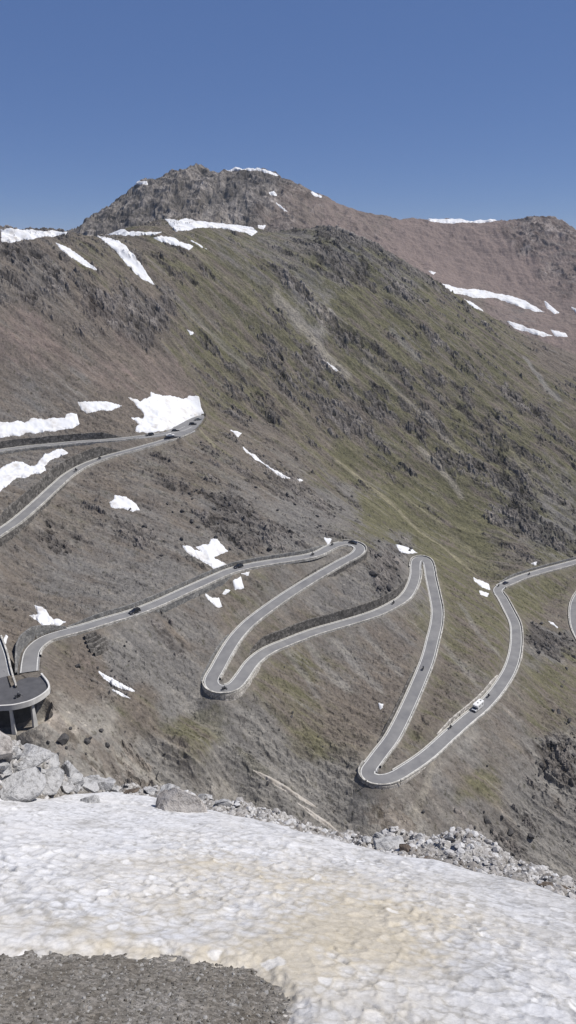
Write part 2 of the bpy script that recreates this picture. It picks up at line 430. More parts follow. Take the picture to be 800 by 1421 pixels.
# ------------------------------------------------------------------ ground cover samples
G_, B_, S_, R_, T_ = 0, 1, 2, 3, 4        # grass, brown earth, grey scree, red scree, tan rock
def cv(g=0, b=0, s=0, r=0, t=0): v = np.array([g, b, s, r, t], float); return v / v.sum()
SMP = [(30,345,cv(b=.6,s=.4),.7),(60,400,cv(b=.5,s=.5),.85),(140,440,cv(b=.6,r=.2,s=.2),.8),(200,440,cv(b=.7,s=.3),.8),(130,370,cv(b=.6,g=.4),.5),(40,470,cv(r=.5,b=.5),.05),(150,520,cv(r=.45,b=.55),.03),(230,520,cv(r=.4,b=.6),.05),(100,545,cv(b=.6,s=.4),.03),(20,540,cv(b=.5,s=.4,r=.2),.03),
(270,420,cv(g=.5,b=.5),.25),(230,380,cv(b=.6,g=.4),.4),(330,350,cv(g=.4,s=.3,b=.3),.3),(300,480,cv(g=.65,b=.35),.35),(330,540,cv(g=.5,b=.5),.5),(400,335,cv(s=.4,b=.3,g=.3),.5),(470,335,cv(s=.6,g=.4),.75),(430,440,cv(t=.35,s=.35,g=.4),.5),(520,420,cv(g=.65,b=.35),.4),(600,440,cv(g=.6,b=.4),.45),(560,390,cv(s=.4,g=.4,b=.2),.75),(700,520,cv(g=.55,b=.4),.35),(780,490,cv(b=.8,r=.2),.2),(780,560,cv(g=.5,b=.5),.45),(500,520,cv(g=.65,b=.35),.5),(400,470,cv(g=.5,s=.2,b=.3),.45),(600,560,cv(g=.5,b=.5),.75),(650,640,cv(g=.6,b=.4),.65),(480,580,cv(g=.35,b=.65),.75),(560,640,cv(g=.6,b=.4),.5),(720,700,cv(g=.4,s=.4,b=.2),.75),(780,740,cv(g=.35,s=.5),.55),(640,735,cv(g=.85,b=.2),.15),(700,770,cv(g=.4,b=.4,s=.3),.3),(420,560,cv(g=.4,b=.6),.65),(380,520,cv(g=.45,b=.55),.7),(350,600,cv(b=.6,s=.3,g=.2),.4),(300,590,cv(b=.5,g=.4),.3),(380,640,cv(b=.5,s=.3,g=.15),.45),(470,700,cv(s=.6,b=.25,g=.2),.5),(540,700,cv(g=.85,b=.2),.08),(480,650,cv(g=.6,b=.4),.2),(600,760,cv(g=.8,b=.2),.08),
(300,640,cv(b=.6,g=.2,s=.3),.4),(230,650,cv(b=.55,s=.35,g=.15),.4),(330,700,cv(s=.65,b=.4),.6),(420,720,cv(s=.8,b=.2),.55),(200,740,cv(b=.45,s=.5),.45),(100,720,cv(b=.6,g=.2,s=.3),.45),(100,800,cv(s=.7,b=.3),.1),(200,800,cv(s=.75,b=.25),.12),(30,800,cv(b=.6,s=.4),.4),(60,640,cv(b=.5,s=.5),.2),(140,590,cv(b=.8,s=.2),.05),
(300,870,cv(s=.6,b=.4),.25),(240,880,cv(s=.75,b=.25),.3),(180,920,cv(s=.9,b=.1),.35),(110,925,cv(b=1,r=.25),.08),(75,905,cv(b=.9,g=.3),.1),(25,900,cv(b=.9,r=.3,g=.2),.15),(200,982,cv(b=.75,g=.3),.08),(270,1015,cv(g=.6,b=.4),.05),(340,1065,cv(g=.25,s=.6),.1),(250,960,cv(s=1),.12),(350,1020,cv(s=1),.1),(430,1080,cv(s=1),.12),(480,1130,cv(s=.8,b=.2),.15),(120,1030,cv(t=.6,s=.4),.6),(220,1055,cv(t=.5,s=.4,b=.1),.5),(320,1092,cv(t=.4,s=.4,b=.2),.35),(60,1000,cv(t=.6,b=.3),.5),
(400,960,cv(b=.6,g=.35),.05),(380,930,cv(g=.5,b=.5),.05),(480,930,cv(b=.4,s=.5,g=.2),.05),(440,1010,cv(g=.5,b=.5),.1),(480,1000,cv(b=.75,g=.2),.05),(530,960,cv(b=.8,s=.2),.05),(540,900,cv(b=.5,s=.4),.05),(400,845,cv(s=.45,b=.45,g=.1),.1),(480,820,cv(s=.65,b=.3),.12),(545,790,cv(s=1),.85),(370,880,cv(g=.4,b=.6),.2),(330,850,cv(b=.6,g=.3,s=.2),.2),
(650,800,cv(g=.6,b=.4),.1),(650,880,cv(g=.55,b=.45),.08),(640,940,cv(b=.5,s=.4,g=.3),.08),(680,880,cv(g=.6,b=.3),.05),(590,1010,cv(b=.6,g=.3),.05),(600,950,cv(b=.6,g=.35),.05),(640,1065,cv(s=.5,b=.5),.15),(660,1092,cv(g=.6,b=.4),.2),(700,1020,cv(b=.6,s=.4,g=.1),.1),(760,1000,cv(b=.55,g=.35),.1),(740,830,cv(g=.7,b=.3),.08),(760,890,cv(s=.7,b=.2),.8),(765,850,cv(b=.6,t=.2,g=.2),.05),(780,945,cv(g=.6,b=.4),.15),(770,1045,cv(s=.6,t=.2,b=.2),.8),(740,1120,cv(s=.9,b=.15),.35),(690,1160,cv(b=.5,s=.5),.6),(555,1130,cv(t=.7,b=.2),.6),(600,1110,cv(s=.5,b=.5),.15),(790,1160,cv(s=.8,b=.2),.2),(650,1140,cv(b=.5,s=.5),.4)]
SMPF = [(150,290,cv(s=.9,t=.1),.9),(200,275,cv(s=.8,b=.2),.95),(250,265,cv(s=.8,t=.2),1.),(330,275,cv(s=.7,b=.3),.95),(290,305,cv(t=.4,s=.6),.6),(400,285,cv(b=.5,r=.4),.5),(360,250,cv(b=.5,s=.5),.8),(480,305,cv(r=.6,b=.4),.3),(560,320,cv(r=.9,b=.1),.1),(540,305,cv(r=.5,b=.5),.4),(640,315,cv(r=.8,b=.2),.25),(740,320,cv(r=.55,s=.35,b=.2),.65),(650,370,cv(r=1),.02),(710,380,cv(r=1),.1),(785,365,cv(r=.6,s=.3,b=.2),.55),(650,430,cv(b=.8,r=.3),.1),(720,440,cv(r=.5,s=.3,b=.3),.15),(770,445,cv(r=.6,b=.3),.1)]

# ------------------------------------------------------------------ relief
pxg, pyg = project(X, Y, Z0)
cover = np.zeros((NR, NT, 5)); crag = np.zeros((NR, NT))
def spread(smp, rows):
    x = pxg[rows][::4, ::4]; y = pyg[rows][::4, ::4]; wx = X[rows][::4, ::4] / 28; wy = Y[rows][::4, ::4] / 28
    xs = (x + 26 * fbm(wx, wy, 4, 31)).astype(np.float32); ys = (y + 26 * fbm(wx, wy, 4, 57)).astype(np.float32)
    num = np.zeros(xs.shape + (6,), np.float32); den = np.zeros(xs.shape, np.float32)
    for a, b, c, k in smp:
        w = (((xs - a) ** 2 + (ys - b) ** 2) + 90) ** -1.7
        num += w[..., None] * np.append(c, k).astype(np.float32); den += w
    num /= den[..., None]
    n, m = pxg[rows].shape
    fi = np.minimum(np.arange(n) / 4, xs.shape[0] - 1.001); fj = np.minimum(np.arange(m) / 4, xs.shape[1] - 1.001)
    i = fi.astype(int); j = fj.astype(int); a = (fi - i)[:, None, None].astype(np.float32); b = (fj - j)[None, :, None].astype(np.float32)
    t = num[i] * (1 - a) + num[i + 1] * a
    full = t[:, j] * (1 - b) + t[:, j + 1] * b
    cover[rows] = full[..., :5]; crag[rows] = full[..., 5]
r_split = int(np.searchsorted(RR, 800))
spread(SMP, slice(0, r_split)); spread(SMPF, slice(r_split, NR))

# clumping of the crags along the fall line
ca, sa = math.cos(math.radians(-15)), math.sin(math.radians(-15))
A1 = X * ca + Y * sa; A2 = -X * sa + Y * ca                # along and across the fall line
cl = .75 * fbm(A1 / 70, A2 / 15, 6, 3, .6) + .6 * fbm(A1 / 15, A2 / 9, 5, 4, .66)
rock = sstep(.02, .2, cl + (crag - .50) * .75 + .2 * fbm(X / 2.2, Y / 2.2, 3, 9))
rock *= sstep(.04, .2, crag)
farm = sstep(800, 900, GR)
wq = 1.6 * fbm(X / 7, Y / 7, 3, 5); wp = 1.6 * fbm(X / 7, Y / 7, 3, 6)
f1, f2, idv = worley((A1 + 3 * wq) / 9, (A2 + 3 * wp) / 6, 11)
g1, g2, idw = worley((A1 + wq) / 3.4, (A2 + wp) / 2.5, 21)
k1, k2, idk = worley(X / 1.5, Y / 1.5, 23)
big = sstep(330, 480, GR)
blocks = (idv - .35) * (1.3 + 1.0 * big) * sstep(.0, .12, f2 - f1) + (idw - .4) * (1.2 + .6 * big) * sstep(0, .14, g2 - g1) + (idk - .4) * .75 * sstep(0, .2, k2 - k1)
rib = ridged(A1 / 50, A2 / 17, 5, 41) - .45
near_amp = (1 - farm)
grain = (idk - .5) * .22 * sstep(0, .2, k2 - k1)
gul = ridged(A1 / 70 + .3 * wq, A2 / 11, 4, 47) - .5
relief = near_amp * (rock * (blocks + 1.6 * rib) + fbm(A1 / 16, A2 / 6, 5, 61, .6) * 1.1 * (.3 + crag) + fbm(X / 2.4, Y / 2.4, 4, 71, .7) * .42 + grain + 1.1 * gul * (.35 + crag))
erod = near_amp * sstep(940, 1060, pyg)
relief += erod * (2.0 * gul + rock * blocks * .5 + .9 * (ridged(A1 / 22, A2 / 6, 4, 49) - .5))
up = near_amp * sstep(.0, 1., (Y - 330) / 120)
relief += up * 4.6 * (ridged(A1 / 150, A2 / 38, 5, 81) - .5)
fr = ridged(X / 55, Y / 120, 5, 91, .6) - .5
h1, h2, idh = worley(X / 16, Y / 14, 95)
relief += farm * ((.2 + crag) * 10 * (fr - .12) + crag * (idh - .6) * 8 * sstep(0, .2, h2 - h1) + 2.5 * fbm(X / 18, Y / 30, 4, 97))
relief *= sstep(60, 140, GR) * .92 + .08
relief *= 1 - sstep(1400, 2500, GR)
Z = Z0 + relief

print('relief', time.time() - T0)
# ------------------------------------------------------------------ cuttings, embankments and the road bed
lo = np.full((NR, NT), -1e9); hi = np.full((NR, NT), 1e9); dmin = np.full((NR, NT), 1e9); zr = np.zeros((NR, NT))
for rd in ROADS:
    P, Lv = rd.P, rd.L
    R_p = np.hypot(P[:, 0], P[:, 1]); T_p = np.arctan2(P[:, 0], P[:, 1])
    reach = 32.
    for k in range(0, len(P), 2):
        a = np.searchsorted(RR, R_p[k] - reach); b = np.searchsorted(RR, R_p[k] + reach)
        dt = reach / R_p[k]
        c = np.searchsorted(TH, T_p[k] - dt); d = np.searchsorted(TH, T_p[k] + dt)
        if b <= a or d <= c: continue
        sl = (slice(a, b), slice(c, d))
        dx = X[sl] - P[k, 0]; dy = Y[sl] - P[k, 1]
        ds = np.hypot(dx, dy); sd = dx * Lv[k, 0] + dy * Lv[k, 1]
        left = sstep(-.4, .4, sd / np.maximum(ds, .1))
        fill = rd.fill[-1][k] + left * (rd.fill[1][k] - rd.fill[-1][k]); cut = rd.cut[-1][k] + left * (rd.cut[1][k] - rd.cut[-1][k])
        w = rd.w + .9
        l = P[k, 2] - .22 - np.where(ds > w, fill + .78 * (ds - w), 0)
        h = P[k, 2] - .22 + np.where(ds > w - .15, cut + 1.0 * np.maximum(ds - w, 0), 0)
        lo[sl] = np.maximum(lo[sl], l); hi[sl] = np.minimum(hi[sl], h)
        cl_ = ds < dmin[sl]
        dmin[sl] = np.where(cl_, ds, dmin[sl]); zr[sl] = np.where(cl_, P[k, 2], zr[sl])
conf = lo > hi
mid = .5 * (lo + hi)
Z = np.where(conf, np.clip(mid, zr - 5, zr + 5), np.clip(Z, lo, hi))
Z = Z + (Z0 + relief - Z) * sstep(20, 31, dmin)
Z = Z + (.55 * grain * 3 + .5 * fbm(X / 4, Y / 4, 3, 73)) * sstep(4.5, 8, dmin) * sstep(31, 20, dmin)
inroad = dmin < 3.3
Z = np.where(inroad, np.minimum(Z, zr - .3), Z)
rock *= sstep(3.5, 9, dmin)
print('cut', time.time() - T0)
# level ground under the viaduct and the lay-by
DECK_Z = float(main_road.P[main_road.idx(4)][2])
DECK = [(-40,986),(-20,984),(0,982),(20,981),(44,975),(60,966),(70,957),(67,948),(58,937)]
deck_out = np.array([pz(a, b, DECK_Z) for a, b in DECK])
LAYBY = [(222,604),(240,594),(254,586),(266,580),(276,576.5),(283,576),(284,579),(279,587),(272,594),(264,600),(250,606)]
LAY_Z = zt + .1
lay = np.array([pz(a, b, LAY_Z) for a, b in LAYBY])

def inside(poly, x, y):
    c = np.zeros(x.shape, bool); n = len(poly)
    for i in range(n):
        x1, y1 = poly[i][0], poly[i][1]; x2, y2 = poly[(i + 1) % n][0], poly[(i + 1) % n][1]
        if y1 == y2: continue
        cc = ((y1 > y) != (y2 > y)) & (x < (x2 - x1) * (y - y1) / (y2 - y1) + x1)
        c ^= cc
    return c

def poly_sd(poly, x, y):
    d = np.full(x.shape, 1e9); n = len(poly)
    for i in range(n):
        x1, y1 = poly[i][0], poly[i][1]; x2, y2 = poly[(i + 1) % n][0], poly[(i + 1) % n][1]
        vx, vy = x2 - x1, y2 - y1
        t = np.clip(((x - x1) * vx + (y - y1) * vy) / (vx * vx + vy * vy + 1e-9), 0, 1)
        d = np.minimum(d, np.hypot(x - x1 - t * vx, y - y1 - t * vy))
    return np.where(inside(poly, x, y), d, -d)

reg = (GR > 350) & (GR < 480)
sdl = np.full((NR, NT), -1e9)
rows = np.where(reg.any(1))[0]; rs = slice(rows[0], rows[-1] + 1)
sdl[rs] = poly_sd(lay[:, :2], X[rs], Y[rs])
zc = np.clip(Z, LAY_Z - .3 - 1.0 * (-1 - sdl), LAY_Z + .3 + .9 * (-1 - sdl) + 1.5 * fbm(X / 9, Y / 9, 3, 151))
Z = np.where(sdl > -1.0, np.minimum(Z, LAY_Z - .3), zc + (Z - zc) * sstep(-10, -28, sdl))
dk = np.vstack([deck_out[:, :2], main_road.P[main_road.idx(6):main_road.idx(7), :2][:1], main_road.P[main_road.idx(0):main_road.idx(2), :2][::-1][-1:]])
rows = np.where(((GR > 150) & (GR < 260)).any(1))[0]; rs = slice(rows[0], rows[-1] + 1)
sdk = np.full((NR, NT), -1e9); sdk[rs] = poly_sd(dk, X[rs], Y[rs])
dout = np.full((NR, NT), 1e9)
for p, q in zip(deck_out[:-4], deck_out[1:-3]):
    vx, vy = q[0] - p[0], q[1] - p[1]; u = np.clip(((X[rs] - p[0]) * vx + (Y[rs] - p[1]) * vy) / (vx * vx + vy * vy), 0, 1)
    dout[rs] = np.minimum(dout[rs], np.hypot(X[rs] - p[0] - u * vx, Y[rs] - p[1] - u * vy))
Z = np.where(sdk > 0, np.minimum(Z, DECK_Z - 1.7 - 8 * sstep(5.0, 3.2, dout)), Z)
Z = np.where((sdk <= 0) & (dout < 9) & (dmin > 3.6), np.minimum(Z, DECK_Z - 9.5 + 1.35 * dout), Z)

# ------------------------------------------------------------------ colours of the ground itself
pal = np.array([(.106, .102, .062), (.128, .111, .095), (.145, .139, .132), (.172, .138, .126), (.26, .243, .215)])
cov = cover ** 1.0
pn = fbm(A1 / 24, A2 / 6, 6, 101, .68)
pn2 = fbm(X / 5, Y / 5, 5, 107, .7)
gr_n = cov[..., 0] * (1 + 2.4 * pn + 1.1 * pn2); br_n = cov[..., 1] * (1 - 1.4 * pn + .8 * pn2)
gy_n = cov[..., 2] * (1 + 1.5 * fbm(A1 / 30, A2 / 10, 4, 111)); rd_n = cov[..., 3] * (1 + .8 * fbm(A1 / 40, A2 / 12, 4, 113)); tn_n = cov[..., 4] * (1 + 2 * fbm(X / 10, Y / 10, 4, 117))
wts = np.stack([gr_n, br_n, gy_n, rd_n, tn_n], -1); wts = np.clip(wts, 0, None) ** 2.8 + 1e-6; wts /= wts.sum(-1, keepdims=True)
col = wts @ pal
strip_ = (sstep(.1, .32, fbm(A1 / 80, A2 / 7, 5, 145, .6)) * cov[..., 0] * (1 - farm))[..., None] * .6
col = col * (1 - strip_) + np.array((.145, .138, .09)) * strip_           # paler grass on the ribs
lowg = sstep(930, 1040, pyg)[..., None] * (cov[..., 2:3] + cov[..., 4:5] * .8) * (.35 + .5 * sstep(-.1, .3, fbm(A1 / 30, A2 / 8, 5, 155))[..., None]) * (1 - farm[..., None])
col = col * (1 - lowg) + np.array((.21, .2, .182)) * lowg               # loose pale scree of the eroded lower flank
bare = sstep(.22, .42, fbm(A1 / 40, A2 / 3.2, 5, 141, .62) + .12 * pn2)[..., None] * (.35 + .5 * (cov[..., 2:3] + cov[..., 1:2] * .6)) * (1 - farm[..., None])
col = col * (1 - bare) + np.array((.185, .174, .16)) * bare              # gravel runnels
tuft = sstep(.25, .38, fbm(X / 2.6, Y / 2.6, 4, 143, .7) + .2 * pn)[..., None] * .55 * (1 - farm[..., None])
col = col * (1 - tuft) + np.array((.052, .05, .032)) * tuft                 # dark heath tufts
rockcol = np.array((.108, .099, .092)) * (1 + 1.1 * fbm(X / 45, Y / 45, 4, 119))[..., None] * (1 + .9 * (idv - .5) + .9 * (idw - .5) + .6 * (idk - .5))[..., None]
rockcol = rockcol * (1 + farm[..., None] * 1.3 * fbm(X / 30, Y / 60, 5, 153, .65)[..., None]).clip(.35, 2)
rockcol += cov[..., 4:5] * np.array((.12, .1, .075)) + cov[..., 3:4] * np.array((.03, .012, .008))
rk = (rock * (1 - farm) + farm * sstep(.25, .75, crag + .5 * fr))[..., None] * .85
col = col * (1 - rk) + rockcol * rk
# lighter gravel runnels and trodden lines, each laid along its own course on the slope
def course(pts, width, colr, amt, jit=1.0):
    t = hits(pts); P = np.array([pt(a, b, q) for (a, b), q in zip(pts, t) if q == q])
    lox = P[:, 0].min() - 15; hix = P[:, 0].max() + 15; loy = P[:, 1].min() - 15; hiy = P[:, 1].max() + 15
    rmin = max(14, np.hypot(P[:, 0], P[:, 1]).min() - 20); rmax = np.hypot(P[:, 0], P[:, 1]).max() + 20
    a = np.searchsorted(RR, rmin); b = np.searchsorted(RR, rmax)
    tha = np.arctan2(P[:, 0], P[:, 1]); c = np.searchsorted(TH, tha.min() - .05); d = np.searchsorted(TH, tha.max() + .05)
    sl = (slice(a, b), slice(c, d)); x = X[sl]; y = Y[sl]
    dd = np.full(x.shape, 1e9)
    for p, q in zip(P[:-1], P[1:]):
        vx, vy = q[0] - p[0], q[1] - p[1]
        u = np.clip(((x - p[0]) * vx + (y - p[1]) * vy) / (vx * vx + vy * vy + 1e-9), 0, 1)
        dd = np.minimum(dd, np.hypot(x - p[0] - u * vx, y - p[1] - u * vy))
    n = fbm(x / 5, y / 5, 3, 131)
    w = (amt * sstep(width * (1.15 + .8 * n * jit), width * .3, dd))[..., None]
    col[sl] = col[sl] * (1 - w) + np.array(colr) * w
    Z[sl] -= (w[..., 0] * .5) * sstep(5, 11, dmin[sl])
TAN = (.24, .222, .19); GRV = (.2, .192, .178); PATH = (.2, .185, .13)
course([(385,410),(405,430),(425,455),(445,480),(462,503),(480,520)], 5, TAN, .8)
course([(470,640),(500,665),(530,690),(552,708),(580,735),(610,755),(640,782),(660,797)], 2.6, PATH, .85, .5)
course([(730,500),(745,520),(760,540),(775,553)], 4, GRV, .8)
course([(545,460),(562,480),(580,500)], 4, GRV, .55)
course([(505,500),(530,520),(550,540),(600,590),(640,630)], 2.5, TAN, .5)
course([(585,625),(605,645),(625,665),(640,685)], 3, TAN, .7)
course([(690,600),(720,640),(750,680)], 3, PATH, .5)
course([(280,600),(300,620),(320,632)], 2, PATH, .8)
course([(560,690),(600,720),(650,760),(690,790)], 3, PATH, .5)
course([(430,900),(455,930),(480,955)], 3, GRV, .6); course([(470,895),(495,925),(525,955)], 3, GRV, .6); course([(505,880),(530,905),(555,935)], 2.5, GRV, .5); course([(400,910),(425,940),(440,965)], 2, GRV, .5)
course([(655,1010),(650,1030),(640,1045)], 4, GRV, .8); course([(640,1030),(615,1060),(600,1085)], 3, GRV, .4)
course([(600,1070),(590,1100),(575,1135)], 1.8, TAN, .7); course([(730,1030),(760,1075),(790,1120)], 3, GRV, .6)
course([(155,880),(180,905),(220,945),(270,990),(320,1030)], 4, GRV, .35); course([(300,960),(340,1000),(400,1060),(460,1120)], 4, GRV, .35)
course([(90,1000),(115,1040),(125,1060)], 1.6, TAN, .7); course([(330,850),(345,845)], 2, GRV, .4)
course([(60,470),(110,505),(150,535)], 6, (.16,.13,.115), .5); course([(170,470),(215,510),(260,545)], 6, (.165,.135,.12), .5); course([(230,400),(300,470),(340,510)], 3.5, GRV, .35)
course([(640,840),(665,880),(690,905)], 2.5, GRV, .45); course([(620,900),(645,930),(665,955)], 2.5, GRV, .45)
sh = sstep(7, 3.2, dmin)[..., None] * .45
col = col * (1 - sh) + np.array((.15, .138, .122)) * sh

V = np.stack([X, Y, Z], -1)
split = int(np.searchsorted(RR, 800))
def sheet(name, a, b):
    v = V[a:b + 1].reshape(-1, 3); c = col[a:b + 1].reshape(-1, 3)
    return np_mesh(name, v, grid_faces(b + 1 - a, NT), M['terrain'], smooth=False, attrs={'cover': c})
tag(sheet('hillside', 0, split), kind='structure')
tag(sheet('far_mountains', split, NR - 1), kind='structure')
print("terrain", time.time()-T0)

lnR = np.log(RR)
def ground(x, y):
    """height of the finished hillside"""
    r = np.hypot(x, y); th = np.arctan2(x, y)
    i = np.clip(np.searchsorted(RR, r) - 1, 0, NR - 2); j = np.clip(np.searchsorted(TH, th) - 1, 0, NT - 2)
    a = np.clip((r - RR[i]) / (RR[i+1] - RR[i]), 0, 1); b = np.clip((th - TH[j]) / (TH[j+1] - TH[j]), 0, 1)
    return (Z[i, j]*(1-b) + Z[i, j+1]*b)*(1-a) + (Z[i+1, j]*(1-b) + Z[i+1, j+1]*b)*a
def ground_rt(r, th): return ground(r * np.sin(th), r * np.cos(th))
def on_ground(px, py):
    t = hits([(px, py)], ground_rt)[0]
    return pt(px, py, t) if t == t else None
# ------------------------------------------------------------------ road surfaces, edge lines, kerbs, parapets, walls
def strip(name, Q_list, mat, parent=None, closed=False, thin=None):
    """a band swept along a line: Q_list holds the rails, each an (n,3) array"""
    n = len(Q_list[0]); k = len(Q_list)
    V = np.stack(Q_list, 1).reshape(-1, 3)
    F = []
    for i in range(n - 1):
        for j in range(k if closed else k - 1):
            a = i * k + j; b = i * k + (j + 1) % k
            F.append((a, b, b + k, a + k))
    F = np.array(F)
    return np_mesh(name, V, F, mat, parent, smooth=False)

def rails(rd, i, j, offs):
    out = []
    for (d, dz) in offs:
        Q = rd.P[i:j + 1].copy(); L = rd.L[i:j + 1]
        Q[:, :2] += L * d; Q[:, 2] += dz
        # where the inside of a hairpin folds back, gather the rail to a point
        T = rd.T[i:j + 1]
        for _ in range(3):
            st = np.einsum('ij,ij->i', np.gradient(Q[:, :2], axis=0), T)
            bad = st < .12
            if not bad.any(): break
            idx = np.where(bad)[0]; lo_, hi_ = max(idx[0] - 3, 0), min(idx[-1] + 4, len(Q))
            grp = np.split(idx, np.where(np.diff(idx) > 6)[0] + 1)
            for g in grp:
                a, b = max(g[0] - 2, 0), min(g[-1] + 2, len(Q) - 1)
                m = Q[a:b + 1].mean(0); Q[a:b + 1, :2] = m[:2] + (Q[a:b + 1, :2] - m[:2]) * .05
        out.append(Q)
    return out

def make_road(rd, i, j, mat=None):
    w = rd.w
    ro = strip('road', rails(rd, i, j, [(-w - .6, -.6), (-w - .05, 0), (-1., .03), (1., .03), (w + .05, 0), (w + .6, -.6)]), mat or M['asphalt'])
    tag(ro, kind='structure')
    for sgn in (-1, 1):
        strip('edge_line', rails(rd, i, j, [(sgn * (w - .42), .045), (sgn * (w - .14), .03)]), M['line'], ro)
    return ro

i6 = main_road.idx(6.3); i1 = main_road.idx(2.2)
make_road(main_road, i6, len(main_road.P) - 1)
make_road(main_road, 0, i1)
make_road(up_low, 0, len(up_low.P) - 1)
make_road(up_high, 0, len(up_high.P) - 1)
make_road(east, 0, len(east.P) - 1)

def kerb(rd, a, b, side, label):
    i, j = rd.idx(a), rd.idx(b); s = side; w = rd.w
    o = strip('kerb', rails(rd, i, j, [(s * (w + .08), -.3), (s * (w + .08), .16), (s * (w + .55), .18), (s * (w + .55), -.3)]), M['kerb'], closed=True)
    tag(o, kind='structure'); return o
kerb(main_road, 10.4, 23, 1, ''); kerb(main_road, 24, 36, -1, ''); kerb(main_road, 38.5, 52, 1, ''); kerb(main_road, 55, 67, -1, '')
kerb(main_road, 70.5, 83.5, 1, ''); kerb(main_road, 85, 91.9, 1, ''); kerb(up_low, 0, 10, 1, ''); kerb(up_high, 2, 9, -1, '')

def parapet(rd, a, b, side, label, h=.7, mat='parapet', group=None):
    i, j = rd.idx(a), rd.idx(b); s = side; w = rd.w
    n = j - i + 1; rng = np.random.default_rng(i)
    R = rails(rd, i, j, [(s * (w + .28), -.5), (s * (w + .28), h), (s * (w + .8), h), (s * (w + .8), -.5)])
    jit = rng.normal(0, .03, n)
    R[1][:, 2] += jit; R[2][:, 2] += jit
    o = strip('parapet_wall', R, M[mat], closed=True)
    tag(o, label, 'parapet', group); return o
G_PAR = 'low pale parapets along the outer road edges'
parapet(main_road, 7.2, 23.3, -1, 'low pale parapet on the valley side of the road climbing from the viaduct', group=G_PAR)
parapet(main_road, 23.4, 35.9, 1, 'low pale parapet round the upper hairpin and down towards the left lower hairpin', group=G_PAR)
parapet(main_road, 36.0, 51.5, -1, 'low pale parapet from the left lower hairpin along the road with the high dark wall', group=G_PAR)
parapet(main_road, 51.7, 66.9, 1, 'low pale parapet on the outside of the long straight coming down to the lowest hairpin', group=G_PAR)
parapet(main_road, 67.0, 83.8, -1, 'low pale parapet from the lowest hairpin past the motorhome and round the right bend', group=G_PAR)
parapet(main_road, 85.0, 91.9, -1, 'low pale parapet on the road running off the right edge', group=G_PAR)
parapet(up_low, 0, 10.4, -1, 'low parapet on the outer edge of the upper left lower lane', group=G_PAR)
parapet(up_high, 3, 9, 1, 'low parapet on the outer edge of the highest lane', h=.45, group=G_PAR)
parapet(east, 0, 6, -1, 'low pale parapet on the outside of the cut off bend at the right picture edge', group=G_PAR)
parapet(main_road, 0, 3.9, 1, 'pale parapet ending in a nose inside the viaduct bend', h=.9, group=G_PAR)

for (rd, a, b, side, kind, h, mat, name, label) in WALLS:
    i, j = rd.idx(a), rd.idx(b); n = j - i + 1; s = side; w = rd.w
    hh = h * taper(n, 14) * (1 + .06 * perlin(np.arange(n) / 6., np.full(n, .5), 7)) + .15
    if kind == 'cut':
        R = rails(rd, i, j, [(s * (w + .6), -.5), (s * (w + .75), 0), (s * (w + 1.35), 0), (s * (w + 1.35), -.5)])
        R[1][:, 2] += hh; R[2][:, 2] += hh
    else:
        R = rails(rd, i, j, [(s * (w + .9), -.12), (s * (w + 1.25), 0), (s * (w + .4), 0), (s * (w + .4), -.12)])
        R[1][:, 2] -= hh + 1.2; R[2][:, 2] -= hh + 1.2
    o = strip(name, R, M[mat], closed=True)
    tag(o, label, 'stone wall', 'stone walls holding the mountain road')

# ------------------------------------------------------------------ viaduct in the left bend
via = empty('viaduct', tuple(deck_out[3]))
tag(via, 'curved concrete viaduct on pillars carrying the left hairpin, with fresh dark asphalt', 'viaduct')
vinv = Matrix.Translation(-Vector(deck_out[3]))
def local(V): return np.asarray(V) - deck_out[3]
seg = main_road.P[:main_road.idx(7.5)]
def deck_pt(px, py, dz=0.):
    z = DECK_Z
    for _ in range(8):
        p = pz(px, py, z); z = seg[np.argmin(np.hypot(seg[:, 0] - p[0], seg[:, 1] - p[1])), 2]
    p = pz(px, py, z); p[2] += dz; return p
inner = [(53,940),(40,940),(28,943),(25,955),(19,964),(14,955),(10,940),(6,931),(-16,926),(-40,922)]
top = [deck_pt(a, b, .02) for a, b in DECK + inner]
bm = bmesh.new()
vt = [bm.verts.new(local(p)) for p in top]; vb = [bm.verts.new(local(p) - np.array([0, 0, 1.1])) for p in top]
ft = bm.faces.new(vt); fb = bm.faces.new(vb[::-1])
bmesh.ops.triangulate(bm, faces=[ft, fb])
for k in range(len(vt)):
    q = (k + 1) % len(vt); bm.faces.new((vt[k], vb[k], vb[q], vt[q]))
bm_obj('deck', bm, M['asphalt_new'], via)
def smooth_line(pts, n=5):
    P = np.array(pts); 
    t = np.linspace(0, len(P) - 1, (len(P) - 1) * n + 1); out = np.stack([np.interp(t, np.arange(len(P)), P[:, k]) for k in range(3)], 1)
    for _ in range(6): out[1:-1] = .5 * out[1:-1] + .25 * (out[:-2] + out[2:])
    return out
edge = smooth_line([deck_pt(a, b) for a, b in DECK], 6)
et = np.gradient(edge[:, :2], axis=0); et /= np.linalg.norm(et, axis=1)[:, None]
en = np.stack([et[:, 1], -et[:, 0]], 1)                      # outward (right of travel towards +x)
def erail(d, dz):
    Q = edge.copy(); Q[:, :2] += en * d; Q[:, 2] += dz; return local(Q)
strip('parapet', [erail(-.25, -1.0), erail(-.25, .75), erail(.25, .75), erail(.25, -.95)], M['concrete'], via, closed=True)
m1, m2 = 6, len(edge) - 5
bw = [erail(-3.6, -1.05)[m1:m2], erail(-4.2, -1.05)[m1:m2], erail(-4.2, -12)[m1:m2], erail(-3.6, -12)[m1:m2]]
strip('abutment_wall', bw, M['concrete_shade'], via, closed=True)  # near-black colour stands in for the deck's shade
